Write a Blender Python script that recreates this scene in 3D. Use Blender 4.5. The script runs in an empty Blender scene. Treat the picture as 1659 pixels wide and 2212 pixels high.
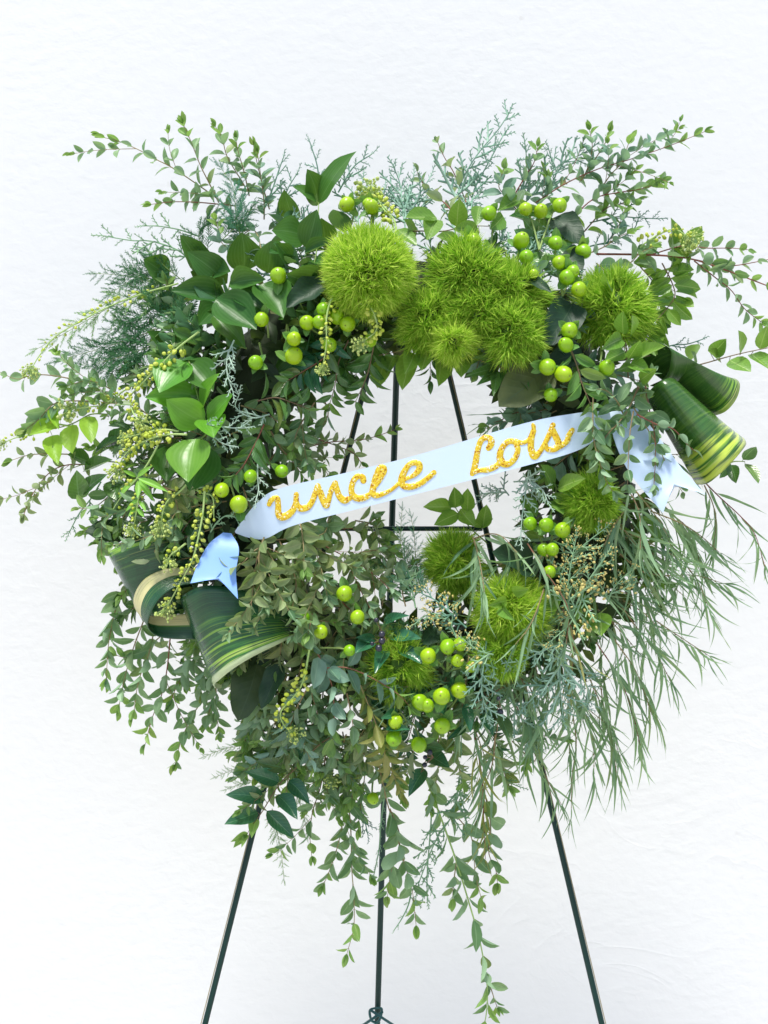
import bpy, math, random
from mathutils import Vector as Vec, Matrix
R = math.radians
C = bpy.context.scene.collection
sc = bpy.context.scene

# ------------------------------------------------------------------ camera
CAM_D = 1.0            # metres from the lens to the plane of the wreath
S = 0.0004             # metres per view pixel on that plane (view = 1659 x 2212)
cd = bpy.data.cameras.new('camera'); cam = bpy.data.objects.new('camera', cd); C.objects.link(cam)
cam.location = (0, -CAM_D, 0); cam.rotation_euler = (R(90), 0, 0)
cd.sensor_fit = 'VERTICAL'; cd.angle = 2 * math.atan(1106 * S / CAM_D)
cd.clip_start = 0.05; cd.clip_end = 200
sc.camera = cam
# ------------------------------------------------------------------ light
SUN_EL, SUN_AZ = 71, 198       # soft overcast light from above, in front and a little to the left
w = bpy.data.worlds.new('World'); sc.world = w; w.use_nodes = True
wn = w.node_tree.nodes; wl = w.node_tree.links
sky = wn.new('ShaderNodeTexSky'); sky.sky_type = 'NISHITA'; sky.sun_disc = False
sky.sun_elevation = R(SUN_EL); sky.sun_rotation = R(SUN_AZ); sky.air_density = 1.0; sky.dust_density = 1.8; sky.ozone_density = 1.0
wl.new(sky.outputs[0], wn['Background'].inputs[0]); wn['Background'].inputs[1].default_value = 0.125
sd = bpy.data.lights.new('sun', 'SUN'); sun = bpy.data.objects.new('sun', sd); C.objects.link(sun)
sd.energy = 3.3; sd.angle = R(12); sd.color = (1.0, 0.98, 0.90)
az = R(SUN_AZ); el = R(SUN_EL)
sdir = Vec((math.sin(az) * math.cos(el), math.cos(az) * math.cos(el), math.sin(el)))   # towards the sun
sun.rotation_euler = sdir.to_track_quat('Z', 'Y').to_euler()
sc.view_settings.view_transform = 'Standard'; sc.view_settings.look = 'None'
sc.view_settings.exposure = 0.41; sc.view_settings.gamma = 1.0

# ------------------------------------------------------------------ coordinates
REG = dict(A=(0, 219.4), B=(548.6, 219.4), C=(1055.5, 219.4), D=(0, 713.2), E=(548.6, 713.2), F=(1055.5, 713.2),
           G=(164.6, 1152.1), H=(658.3, 1152.1), I=(1055.5, 1152.1), J=(384, 1608.5), K=(822.9, 1608.5), V=(0, 0))
ZK = 0.36378
def V(reg, x, y):
    if reg == 'V': return (x, y)
    o = REG[reg]; return (o[0] + x * ZK, o[1] + y * ZK)
def P(x, y, d):        # view pixel + metres in front of the wreath plane -> world
    k = S * (CAM_D - d) / CAM_D
    return Vec(((x - 829.5) * k, -d, -(y - 1106) * k))
RCX, RCY, RR = 885, 1040, 405
def surf(x, y):        # how far the packed foliage of the ring stands out at a place
    t = (math.hypot(x - RCX, y - RCY) - RR) / 215
    return 0.055 * math.sqrt(max(0, 1 - t * t))
def pts_of(s): return [tuple(float(v) for v in q.split(',')) for q in s.split()]

# ------------------------------------------------------------------ objects
def tag(o, label, cat, group=None, kind=None):
    if label: o['label'] = label
    if cat: o['category'] = cat
    if group: o['group'] = group
    if kind: o['kind'] = kind
    return o
def thing(name, label, cat, loc, group=None):
    o = bpy.data.objects.new(name, None); C.objects.link(o); o.location = loc
    o.empty_display_size = 0.01
    return tag(o, label, cat, group)
def mesh(name, vs, fs, mats, uvs=None, smooth=True, mi=None):
    m = bpy.data.meshes.new(name); m.from_pydata([tuple(v) for v in vs], [], fs)
    for x in (mats if isinstance(mats, (list, tuple)) else [mats]): m.materials.append(x)
    if uvs:
        lay = m.uv_layers.new(name='UVMap')
        idx = [0] * len(m.loops); m.loops.foreach_get('vertex_index', idx)
        flat = [0.0] * (2 * len(idx))
        for k, i in enumerate(idx): flat[2 * k], flat[2 * k + 1] = uvs[i]
        lay.data.foreach_set('uv', flat)
    if smooth: m.polygons.foreach_set('use_smooth', [True] * len(m.polygons))
    if mi: m.polygons.foreach_set('material_index', mi)
    m.update(); return m
def link(name, me, parent=None, M=None):
    o = bpy.data.objects.new(name, me); C.objects.link(o)
    if parent is not None:
        o.parent = parent
        o.matrix_basis = Matrix.Translation(-root_loc(parent)) @ (M if M is not None else Matrix())
    elif M is not None: o.matrix_basis = M
    return o
def root_loc(p):
    v = Vec(p.location)
    return v
def frame(base, d, n, sx, sy, sz):
    y = d.normalized(); x = y.cross(n)
    if x.length < 1e-5: x = y.cross(Vec((0.3, 0.2, 1)))
    x.normalize(); z = x.cross(y)
    return Matrix(((x.x * sx, y.x * sy, z.x * sz, base.x), (x.y * sx, y.y * sy, z.y * sz, base.y), (x.z * sx, y.z * sy, z.z * sz, base.z), (0, 0, 0, 1)))
def catmull(p, n):
    if len(p) == 2: p = [p[0], (p[0] + p[1]) / 2, p[1]]
    q = [p[0] * 2 - p[1]] + list(p) + [p[-1] * 2 - p[-2]]; out = []
    segs = len(p) - 1
    for i in range(n + 1):
        u = i / n * segs; k = min(int(u), segs - 1); t = u - k
        a, b, c, d = q[k:k + 4]
        out.append(0.5 * ((2 * b) + (c - a) * t + (2 * a - 5 * b + 4 * c - d) * t * t + (3 * b - a - 3 * c + d) * t ** 3))
    return out
class MB:
    def __init__(s): s.v = []; s.f = []; s.uv = []; s.mi = []
    def tube(s, pl, r0, r1, n=5, mi=0, cap=True):
        b = len(s.v); m = len(pl); up = None
        for i, p in enumerate(pl):
            t = (pl[min(i + 1, m - 1)] - pl[max(i - 1, 0)]).normalized()
            if up is None: up = t.orthogonal()
            x = t.cross(up)
            if x.length < 1e-6: x = t.orthogonal()
            x.normalize(); up = x.cross(t)
            r = r0 + (r1 - r0) * i / max(1, m - 1)
            for k in range(n):
                a = 2 * math.pi * k / n
                s.v.append(p + (x * math.cos(a) + up * math.sin(a)) * r); s.uv.append((k / n, i / max(1, m - 1)))
        for i in range(m - 1):
            for k in range(n):
                s.f.append((b + i * n + k, b + i * n + (k + 1) % n, b + (i + 1) * n + (k + 1) % n, b + (i + 1) * n + k)); s.mi.append(mi)
        if cap:
            s.f.append(tuple(b + k for k in range(n))); s.f.append(tuple(b + (m - 1) * n + n - 1 - k for k in range(n))); s.mi += [mi, mi]
    def ball(s, c, r, mi=0, M=None, nu=8, nv=6, uvc=0.5):
        b = len(s.v)
        for j in range(nv + 1):
            th = math.pi * j / nv
            for i in range(nu):
                a = 2 * math.pi * i / nu
                p = Vec((math.sin(th) * math.cos(a), math.sin(th) * math.sin(a), math.cos(th))) * r
                s.v.append((M @ p if M is not None else p) + c); s.uv.append((uvc, j / nv))
        for j in range(nv):
            for i in range(nu):
                s.f.append((b + j * nu + i, b + (j + 1) * nu + i, b + (j + 1) * nu + (i + 1) % nu, b + j * nu + (i + 1) % nu)); s.mi.append(mi)
    def blade(s, p0, p1, p2, w, side, mi=0):       # a thin pointed blade of two segments
        b = len(s.v); h = side * (w / 2)
        s.v += [p0 - h * .7, p0 + h * .7, p1 - h, p1 + h, p2]; s.uv += [(0, 0), (1, 0), (0, .5), (1, .5), (.5, 1)]
        s.f += [(b, b + 1, b + 3, b + 2), (b + 2, b + 3, b + 4)]; s.mi += [mi, mi]
    def build(s, name, mats): return mesh(name, s.v, s.f, mats, s.uv, mi=s.mi)

# ------------------------------------------------------------------ materials
def nodes(name):
    m = bpy.data.materials.new(name); m.use_nodes = True
    nt = m.node_tree; return m, nt, nt.nodes, nt.links, nt.nodes['Principled BSDF']
def c4(c): return (c[0], c[1], c[2], 1)
def mixc(nt, fac, a, b):
    n = nt.nodes.new('ShaderNodeMix'); n.data_type = 'RGBA'
    for sock, v in ((n.inputs[0], fac), (n.inputs[6], a), (n.inputs[7], b)):
        if isinstance(v, (int, float)): sock.default_value = v
        elif isinstance(v, (tuple, list)): sock.default_value = c4(v)
        else: nt.links.new(v, sock)
    return n.outputs[2]
def math_(nt, op, a, b=None, c=None):
    n = nt.nodes.new('ShaderNodeMath'); n.operation = op
    for i, v in enumerate((a, b, c)):
        if v is None: continue
        if isinstance(v, (int, float)): n.inputs[i].default_value = v
        else: nt.links.new(v, n.inputs[i])
    return n.outputs[0]
def ramp(nt, v, a, b):
    n = nt.nodes.new('ShaderNodeMapRange'); nt.links.new(v, n.inputs[0]); n.inputs[1].default_value = a; n.inputs[2].default_value = b
    return n.outputs[0]
def rnd(nt):
    oi = nt.nodes.new('ShaderNodeObjectInfo'); ge = nt.nodes.new('ShaderNodeNewGeometry')
    return math_(nt, 'FRACT', math_(nt, 'ADD', oi.outputs['Random'], ge.outputs['Random Per Island']))
def noise(nt, scale, detail=2, coord='Object', dist=0.0):
    tc = nt.nodes.new('ShaderNodeTexCoord'); n = nt.nodes.new('ShaderNodeTexNoise')
    n.inputs['Scale'].default_value = scale; n.inputs['Detail'].default_value = detail; n.inputs['Distortion'].default_value = dist
    nt.links.new(tc.outputs[coord], n.inputs['Vector']); return n.outputs[0]
GAIN = 1.55
def leafmat(name, c1, c2, rib=(.3, .4, .15), ribw=.05, ribs=.5, back=None, rough=.45, trans=.25, veins=None, spec=.4, spots=None, edge=None, gain=GAIN, vs=.14):
    m, nt, N, L, bs = nodes(name)
    g = gain; c1 = [v * g for v in c1]; c2 = [v * g for v in c2]; rib = [v * g for v in rib]; back = [v * g for v in back] if back else None
    r = rnd(nt)
    col = mixc(nt, r, c1, c2)
    r2 = math_(nt, 'FRACT', math_(nt, 'MULTIPLY', r, 7.31))
    col = mixc(nt, math_(nt, 'MULTIPLY', ramp(nt, r2, .86, 1.0), .45), col, (.34, .33, .07))
    ns = noise(nt, 3.0, 3, 'UV')
    col = mixc(nt, math_(nt, 'MULTIPLY', ramp(nt, ns, .35, .7), .35), col, [v * .62 for v in c1])
    if spots: col = mixc(nt, math_(nt, 'MULTIPLY', ramp(nt, noise(nt, 2.2, 4, 'UV', .6), .55, .72), .7), col, spots)
    tc = N.new('ShaderNodeUVMap'); sx = N.new('ShaderNodeSeparateXYZ'); L.new(tc.outputs[0], sx.inputs[0])
    u = math_(nt, 'ABSOLUTE', math_(nt, 'SUBTRACT', sx.outputs[0], .5))
    bump_h = None
    if veins:
        if veins == 'parallel': ph = math_(nt, 'MULTIPLY', sx.outputs[0], 62.0)
        else: ph = math_(nt, 'MULTIPLY', math_(nt, 'SUBTRACT', sx.outputs[1], math_(nt, 'MULTIPLY', u, .55)), 50.0)
        vv = math_(nt, 'MULTIPLY_ADD', math_(nt, 'SINE', ph), .5, .5)
        vv = math_(nt, 'POWER', vv, 6.0 if veins != 'parallel' else 2.0)
        col = mixc(nt, math_(nt, 'MULTIPLY', vv, vs), col, rib); bump_h = vv
    if edge: col = mixc(nt, math_(nt, 'MULTIPLY', ramp(nt, u, .44, .5), .8), col, edge)
    col = mixc(nt, math_(nt, 'MULTIPLY', ramp(nt, u, ribw, ribw * .35), ribs), col, rib)
    ge = N.new('ShaderNodeNewGeometry')
    if back: col = mixc(nt, math_(nt, 'MULTIPLY', ge.outputs['Backfacing'], .85), col, back)
    L.new(col, bs.inputs['Base Color']); bs.inputs['Roughness'].default_value = rough; bs.inputs['Specular IOR Level'].default_value = spec
    bp = N.new('ShaderNodeBump'); bp.inputs['Strength'].default_value = .07 if veins == 'parallel' else .18; bp.inputs['Distance'].default_value = .0006
    hh = noise(nt, 9, 2, 'UV')
    if bump_h is not None: hh = math_(nt, 'ADD', hh, bump_h)
    L.new(hh, bp.inputs['Height']); L.new(bp.outputs[0], bs.inputs['Normal'])
    tr = N.new('ShaderNodeBsdfTranslucent'); L.new(mixc(nt, .5, col, (.30, .50, .04)), tr.inputs[0])
    mx = N.new('ShaderNodeMixShader'); mx.inputs[0].default_value = min(.5, trans * 1.25)
    L.new(bs.outputs[0], mx.inputs[1]); L.new(tr.outputs[0], mx.inputs[2]); L.new(mx.outputs[0], N['Material Output'].inputs[0])
    return m
def plain(name, c, c2=None, rough=.6, trans=0, spec=.4, sss=0, metal=0, bump=None):
    m, nt, N, L, bs = nodes(name)
    col = mixc(nt, rnd(nt), c, c2 or [v * .75 for v in c])
    L.new(col, bs.inputs['Base Color']); bs.inputs['Roughness'].default_value = rough; bs.inputs['Specular IOR Level'].default_value = spec
    bs.inputs['Metallic'].default_value = metal
    if sss:
        bs.inputs['Subsurface Weight'].default_value = sss; bs.inputs['Subsurface Radius'].default_value = (.6, 1, .1); bs.inputs['Subsurface Scale'].default_value = .004
    if bump:
        bp = N.new('ShaderNodeBump'); bp.inputs['Strength'].default_value = bump[1]; bp.inputs['Distance'].default_value = .001
        L.new(noise(nt, bump[0], 3), bp.inputs['Height']); L.new(bp.outputs[0], bs.inputs['Normal'])
    if trans:
        tr = N.new('ShaderNodeBsdfTranslucent'); L.new(col, tr.inputs[0]); mx = N.new('ShaderNodeMixShader'); mx.inputs[0].default_value = trans
        L.new(bs.outputs[0], mx.inputs[1]); L.new(tr.outputs[0], mx.inputs[2]); L.new(mx.outputs[0], N['Material Output'].inputs[0])
    return m
LM = {
 'euc':    leafmat('eucalyptus_leaf', (.075, .16, .075), (.215, .325, .175), (.27, .38, .22), .05, .5, (.22, .33, .21), .42),
 'eucblue':leafmat('blue_eucalyptus_leaf', (.075, .155, .12), (.20, .32, .25), (.27, .38, .28), .05, .5, (.22, .34, .26), .42),
 'eucbrown':leafmat('bronze_eucalyptus_leaf', (.10, .155, .06), (.25, .31, .145), (.32, .31, .17), .05, .6, (.25, .30, .18), .42),
 'euctip': leafmat('young_eucalyptus_leaf', (.13, .25, .075), (.20, .32, .085), (.35, .45, .16), .05, .5, None, .45, .35),
 'olive':  leafmat('olive_eucalyptus_leaf', (.25, .28, .075), (.30, .27, .10), (.38, .34, .13), .05, .5, None, .5, .3),
 'ruscus': leafmat('ruscus_leaf', (.022, .095, .018), (.060, .165, .024), (.13, .25, .09), .025, .45, (.06, .15, .07), .36, .2, 'parallel', .3, gain=1.3),
 'ruscusl':leafmat('bright_ruscus_leaf', (.07, .26, .018), (.13, .34, .025), (.22, .42, .09), .025, .4, (.12, .30, .07), .33, .28, 'parallel', .55, gain=1.4),
 'privet': leafmat('privet_leaf', (.03, .105, .026), (.085, .19, .042), (.15, .28, .11), .04, .65, (.12, .21, .08), .26, .16, 'pinnate', .6, gain=1.4),
 'darkprivet': leafmat('dark_privet_leaf', (.016, .09, .045), (.028, .125, .06), (.10, .24, .12), .03, .6, (.07, .19, .10), .24, .1, 'pinnate', .6, gain=1.4),
 'myrtle': leafmat('myrtle_leaf', (.08, .19, .03), (.15, .27, .035), (.26, .36, .11), .04, .7, (.15, .26, .08), .33, .25, 'pinnate', .5),
 'pale':   leafmat('pale_leaf', (.22, .40, .035), (.26, .43, .05), (.16, .32, .03), .05, .5, None, .4, .4, 'pinnate', .45),
 'salal':  leafmat('salal_leaf', (.018, .055, .028), (.03, .075, .035), (.08, .13, .07), .015, .6, (.06, .10, .05),   .5, .06, 'pinnate', .35, gain=.95, vs=.08),
 'willow': leafmat('willow_eucalyptus_leaf', (.085, .175, .10), (.25, .37, .20), (.26, .36, .2), .1, .4, (.19, .30, .17), .5, .25),
 'sepal':  leafmat('sepal', (.08, .20, .05), (.15, .30, .07), (.25, .38, .13), .05, .5, None, .42, .25),
 'cress':  leafmat('cress_leaf', (.17, .40, .05), (.22, .44, .07), (.3, .5, .15), .08, .5, None, .45, .3),
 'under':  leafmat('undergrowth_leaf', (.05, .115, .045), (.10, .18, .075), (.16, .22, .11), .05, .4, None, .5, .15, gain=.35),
}
PM = {
 'stem_green': plain('green_stem', (.22, .34, .08), (.28, .38, .12)),
 'stem_red': plain('red_stem', (.24, .07, .05), (.26, .12, .07)),
 'stem_brown': plain('brown_stem', (.17, .11, .06), (.21, .15, .08)),
 'stem_tan': plain('tan_stem', (.33, .27, .12), (.30, .20, .11)),
 'stem_lime': plain('lime_stem', (.38, .56, .17), (.46, .60, .22)),
 'cedar': plain('juniper_scale', (.23, .42, .31), (.36, .54, .42), .6, .1),
 'cedargreen': plain('green_juniper_scale', (.24, .44, .24), (.33, .52, .30), .6, .1),
 'cedardark': plain('teal_juniper_scale', (.12, .28, .2), (.18, .36, .26), .6, .1),
 'cedarpale': plain('pale_juniper_scale', (.36, .52, .41), (.48, .62, .50), .6, .1),
 'bud': plain('straw_bud', (.70, .62, .24), (.66, .52, .16), .6, .1),
 'fern': plain('plume_needle', (.06, .21, .09), (.12, .31, .12), .6, .25),
 'fernpale': plain('pale_plume_needle', (.24, .46, .14), (.32, .52, .2), .6, .25),
 'fernteal': plain('teal_plume_needle', (.12, .36, .22), (.18, .42, .26), .6, .25),
 'fringe': plain('petal_fringe', (.28, .54, .012), (.78, .92, .18), .55, .45, .3),
 'fringedark': plain('moss_fringe', (.17, .42, .010), (.66, .85, .13), .55, .45, .3),
 'core': plain('flower_core', (.05, .12, .01)),
 'pod': plain('cress_pod', (.52, .64, .05), (.64, .70, .14), .45, .2),
 'flower': plain('cress_flower', (.55, .68, .16), (.65, .74, .28), .5, .2),
 'blackberry': plain('dark_fruit', (.012, .015, .03), (.03, .03, .05), .32, 0, .6),
 'easel': plain('green_enamel', (.005, .034, .028), (.006, .038, .032), .38, 0, .35),
 'tan': plain('tan_reflection', (.30, .25, .13), (.30, .25, .13), .4),
 'wire': plain('green_wire', (.01, .09, .085), (.012, .1, .09), .35, 0, .5),
 'moss': plain('dark_moss', (.02, .035, .015), (.03, .045, .02), .9, bump=(120, .8)),
}
# ------------------------------------------------------------------ leaf shapes (base at the origin, length 1 along +Y, width 1 in X, upper face +Z)
def prof(kind, v):
    s = math.sin
    if kind == 'ellipse': return max(0, s(math.pi * v ** .9)) ** .75
    if kind == 'round': return max(0, s(math.pi * v ** .85)) ** .55
    if kind == 'ovate': return max(0, s(math.pi * v ** .93)) ** .8 * (1 - .25 * v ** 6)
    if kind == 'lance': return max(0, s(math.pi * v ** .85)) ** .9
    if kind == 'strap': return min(1, v * 7) ** .7 * max(0, 1 - v ** 2.2) ** .9
    if kind == 'broad': return max(0, s(math.pi * v ** .7)) ** .6
def leaf_mesh(name, kind, mat, curl=.1, fold=.12, sickle=0, nl=6, nw=4, wave=0, tipcurl=0, aspect=.45, sd=0):
    rr = random.Random(sd); vs = []; uv = []; fs = []; asym = rr.uniform(-.06, .06); tw = rr.uniform(-.25, .25)
    vs.append(Vec((0, 0, 0))); uv.append((.5, 0))
    for i in range(1, nl):
        v = i / nl; wd = prof(kind, v) / 2
        for j in range(nw + 1):
            q = j / nw * 2 - 1; x = wd * q + sickle * v * v / aspect + asym * s_(v)
            z = -curl * v * v - tipcurl * v ** 4 + fold * (q * q if kind == 'ovate' else abs(q) ** 1.6) * wd * 2 * aspect * .5 + wave * math.sin(v * 13 + q * 2 + sd) * abs(q) * .03 + tw * q * wd * v * aspect
            vs.append(Vec((x, v * (1 - curl * curl * .3 * v), z))); uv.append(((q + 1) / 2, v))
    vs.append(Vec((sickle / aspect, 1 - curl * curl * .3, -curl - tipcurl))); uv.append((.5, 1))
    n1 = nw + 1
    for j in range(nw): fs.append((0, 2 + j, 1 + j))
    for i in range(nl - 2):
        for j in range(nw):
            a = 1 + i * n1 + j; fs.append((a, a + 1, a + n1 + 1, a + n1))
    e = len(vs) - 1; a = 1 + (nl - 2) * n1
    for j in range(nw): fs.append((a + j, a + j + 1, e))
    return mesh(name, vs, fs, mat, uv)
def s_(v): return math.sin(math.pi * v)
SH = {   # shape: (profile, curl range, fold range, sickle range, tipcurl, wave, aspect)
 'euc': ('ellipse', (-.1, .4), (.15, 1.0), (-.04, .04), 0, .4, .45),
 'eucround': ('round', (-.1, .3), (.1, .7), (-.02, .02), 0, .5, .62),
 'ruscus': ('ovate', (.0, .28), (.2, .9), (-.05, .05), .04, .5, .5),
 'privet': ('lance', (.08, .32), (.4, .9), (-.03, .03), .08, .4, .4),
 'myrtle': ('ellipse', (.0, .22), (.3, .9), (-.03, .03), .03, .4, .5),
 'salal': ('broad', (.0, .35), (.2, .8), (-.05, .05), .03, 1.5, .62),
 'willow': ('strap', (-.3, .9), (.1, .4), (-.5, .5), .0, .3, .09),
 'narrow': ('lance', (-.05, .3), (.2, .5), (-.06, .06), .02, .2, .25),
}
_LC = {}
def leaf(shape, mat, rr):
    k = rr.randrange(6); key = (shape, mat, k)
    if key not in _LC:
        q = random.Random(hash_(shape + mat) + k * 17); s = SH[shape]
        big = shape in ('ruscus', 'salal', 'privet', 'willow')
        _LC[key] = leaf_mesh('leaf', s[0], LM[mat], q.uniform(*s[1]), q.uniform(*s[2]), q.uniform(*s[3]), 10 if big else 6, 2 if shape == 'willow' else 4, s[5], s[4] * q.random() * 2, s[6], k)
    return _LC[key]
def hash_(s):
    h = 7
    for ch in s: h = (h * 31 + ord(ch)) % 1000003
    return h
FACE = Vec((0, -1, .55)).normalized()
COUNT = [0]
def path3(reg, pts, l0, l1, rr, n=None):
    p = [V(reg, *q[:2]) for q in pts]; m = len(p); out = []
    for i, (x, y) in enumerate(p):
        lift = l0 + (l1 - l0) * i / max(1, m - 1)
        out.append(P(x, y, surf(x, y) + lift / 1000))
    return catmull(out, n or max(10, 5 * m))
def length(pl): return sum((pl[i + 1] - pl[i]).length for i in range(len(pl) - 1))
def at(pl, s):       # point and tangent at an arc length
    for i in range(len(pl) - 1):
        l = (pl[i + 1] - pl[i]).length
        if s <= l or i == len(pl) - 2: return pl[i].lerp(pl[i + 1], min(1, s / max(l, 1e-9))), (pl[i + 1] - pl[i]).normalized()
        s -= l
PX = S * ZK          # one zoomed pixel in metres
def nodes_leaves(root, mb, pl, Ln, Wn, gap, shape, mat, tipmat, rr, ang=55, alt=False, flat=0, face=1.05, start=.06, taper=.45, size=1, tip=True, petiole=.08, jit=1, droop=.08):
    tot = length(pl); s = tot * start; k = 0; phi0 = rr.uniform(0, 6.28)
    while s < tot * .985:
        p, t = at(pl, s); f = s / tot
        side = t.cross(Vec((0, -1, 0)))
        if side.length < .1: side = t.cross(Vec((0, 0, 1)))
        side.normalize(); up = side.cross(t)
        phi = (0 if flat else phi0 + k * math.pi / 2) + rr.gauss(0, .25 * jit)
        for h in ((0,) if alt else (0, 1)):
            a = phi + math.pi * (h if not alt else k)
            r = side * math.cos(a) + up * math.sin(a)
            th = R(ang + rr.gauss(0, 11 * jit) - 15 * f)
            d = t * math.cos(th) + r * math.sin(th) + Vec((0, 0, -droop))
            n0 = t * math.sin(th) - r * math.cos(th)
            n = n0 + FACE * face * rr.uniform(.4, 1.5) + Vec((rr.gauss(0, .25), rr.gauss(0, .25), rr.gauss(0, .25))) * jit
            q = (1 - taper * f ** 2) * rr.uniform(.78, 1.15) * size * (.75 + .25 * min(1, f * 6))
            l = Ln * PX * q; wd = Wn * PX * q * rr.uniform(.85, 1.12)
            b = p + d.normalized() * l * petiole
            if petiole: mb.tube([p, b], Ln * PX * .012, Ln * PX * .01, 3)
            link('leaf', leaf(shape, tipmat if (f > .8 and rr.random() < .8) else mat, rr), root, frame(b, d, n, wd, l, l))
        s += gap * PX * rr.uniform(.8, 1.2) * (1 - .35 * f); k += 1
    if tip:
        p, t = at(pl, tot)
        for h in range(3):
            a = rr.uniform(0, 6.28); r = t.orthogonal().normalized(); r.rotate(__import__('mathutils').Quaternion(t, a))
            d = t + r * rr.uniform(.1, .45); l = Ln * PX * rr.uniform(.3, .6) * size
            link('leaf', leaf(shape, tipmat, rr), root, frame(p, d, FACE + r * .5, l * Wn / Ln * .85, l, l))
def sprig(label, reg, path, L=100, W=45, gap=70, shape='euc', mat='euc', tipmat='euctip', stem='stem_tan', lift=(6, 28), name='eucalyptus_sprig', cat='eucalyptus', group=None, twigs=0, rs=4.5, seed=None, **kw):
    if shape in ('euc', 'eucround'): L *= 1.2; W *= 1.32; gap *= 1.28 if reg in 'JK' else 1.05; L *= 1.15 if reg in 'JK' else 1
    COUNT[0] += 1; rr = random.Random(seed if seed is not None else COUNT[0] * 7 + 3)
    pts = pts_of(path) if isinstance(path, str) else path
    pl = path3(reg, pts, lift[0], lift[1], rr)
    root = thing(name, label, cat, pl[0], group)
    mb = MB(); mb.tube(pl, rs * PX, rs * PX * .4, 5)
    nodes_leaves(root, mb, pl, L, W, gap, shape, mat, tipmat, rr, **kw)
    tot = length(pl)
    for k in range(twigs):
        s = tot * (k + .6) / (twigs + .4); p, t = at(pl, s)
        side = t.cross(Vec((0, -1, 0))).normalized() * (1 if k % 2 else -1)
        e = p + (t * rr.uniform(.7, 1.1) + side * rr.uniform(.5, .9) + Vec((0, -rr.uniform(0, .5), -.1))) * L * PX * rr.uniform(1.4, 2.3)
        tw = catmull([p, p.lerp(e, .5) + t * L * PX * .15, e], 6)
        mb.tube(tw, rs * PX * .5, rs * PX * .3, 4)
        kk = dict(kw); kk['size'] = .75; kk['start'] = .25
        nodes_leaves(root, mb, tw, L, W, gap * .8, shape, mat, tipmat, rr, **kk)
    me = mb.build('stem', PM[stem]); me.transform(Matrix.Translation(-pl[0]))
    o = bpy.data.objects.new('stem', me); C.objects.link(o); o.parent = root
    return root
def handleaves(label, reg, path, leaves, shape='ruscus', mat='ruscus', name='ruscus_stem', cat='ruscus', stem='stem_green', lift=(4, 14), leaflift=(6, 22), rs=5, tilt=.35, group=None, up=.45):
    """leaves: 'bx,by>tx,ty,w[,dlift] ...' in zoomed pixels"""
    COUNT[0] += 1; rr = random.Random(COUNT[0] * 13 + 1)
    pl = path3(reg, pts_of(path), lift[0], lift[1], rr); root = thing(name, label, cat, pl[0], group)
    mb = MB(); mb.tube(pl, rs * PX, rs * PX * .5, 6)
    for q in leaves.split():
        mm = mat; sh = shape
        if ':' in q: mm, q = q.split(':')
        a, b = q.split('>'); bx, by = (float(v) for v in a.split(',')); z = [float(v) for v in b.split(',')]
        ex = z[3] if len(z) > 3 else 0
        x0, y0 = V(reg, bx, by); x1, y1 = V(reg, z[0], z[1])
        ds = surf((x0 + x1) / 2, (y0 + y1) / 2)
        B = P(x0, y0, ds + (leaflift[0] + ex) / 1000); T = P(x1, y1, ds + (leaflift[1] + ex + rr.uniform(-4, 8)) / 1000)
        d = T - B; n = Vec((rr.gauss(0, tilt), -1, up + rr.gauss(0, tilt)))
        me = leaf(sh, mm, rr); l = d.length
        M = frame(B, d, n, z[2] * PX * (1.3 if sh == 'ruscus' else 1.1), l, l)
        tv = M.to_3x3() @ me.vertices[len(me.vertices) - 1].co; qv = tv.rotation_difference(d); k = l / tv.length
        link('leaf', me, root, Matrix.Translation(B) @ (qv.to_matrix() @ M.to_3x3() * k).to_4x4())
        # a short stalk back to the stem when it is near
        nb = min(pl, key=lambda p: (p - B).length)
        if (nb - B).length < 90 * PX: mb.tube([nb, B], rs * PX * .45, rs * PX * .35, 4)
    me = mb.build('stem', PM[stem]); me.transform(Matrix.Translation(-pl[0]))
    o = bpy.data.objects.new('stem', me); C.objects.link(o); o.parent = root
    return root
# ------------------------------------------------------------------ juniper
def twig_mesh(mb, p, d, n, l, r, rr, depth, mi=0):
    """a flattened spray of scaly twigs"""
    bend = Vec((rr.gauss(0, .12), rr.gauss(0, .12), rr.gauss(0, .12)))
    pl = [p + (d + bend * t) * l * t for t in (0, .35, .7, 1)]
    mb.tube(pl, r, r * .7, 5, mi)
    if depth <= 0: return
    side = d.cross(n).normalized(); k = max(3, int(l / (r * 3.4)))
    for i in range(k):
        f = (i + .7) / (k + .4); sg = 1 if i % 2 else -1
        q = p + (d + bend * f) * l * f
        dd = (d * 1.0 + side * sg * rr.uniform(.7, 1.1) + n * rr.gauss(0, .3)).normalized()
        twig_mesh(mb, q, dd, n, l * (.33 - .16 * f) * rr.uniform(.6, 1.4), r * .85, rr, depth - 1, mi)
_TW = {}
def twig(mat, rr, buds=False):
    k = rr.randrange(5); key = (mat, k, buds)
    if key not in _TW:
        q = random.Random(k * 31 + 5); mb = MB()
        twig_mesh(mb, Vec((0, 0, 0)), Vec((0, 1, 0)), Vec((0, 0, 1)), 1, .046 if not buds else .038, q, 1)
        if buds:
            for i in range(9):
                a = Vec((q.gauss(0, .16), q.uniform(.45, 1.08), q.gauss(0, .12))); dv = Vec((q.gauss(0, .5), 1, q.gauss(0, .5))).normalized()
                mb.ball(a, .05, 1, Matrix.Diagonal((1, 1.7, 1)), 6, 4)
        _TW[key] = mb.build('branchlet', [PM[mat], PM['bud']])
    return _TW[key]
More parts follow.
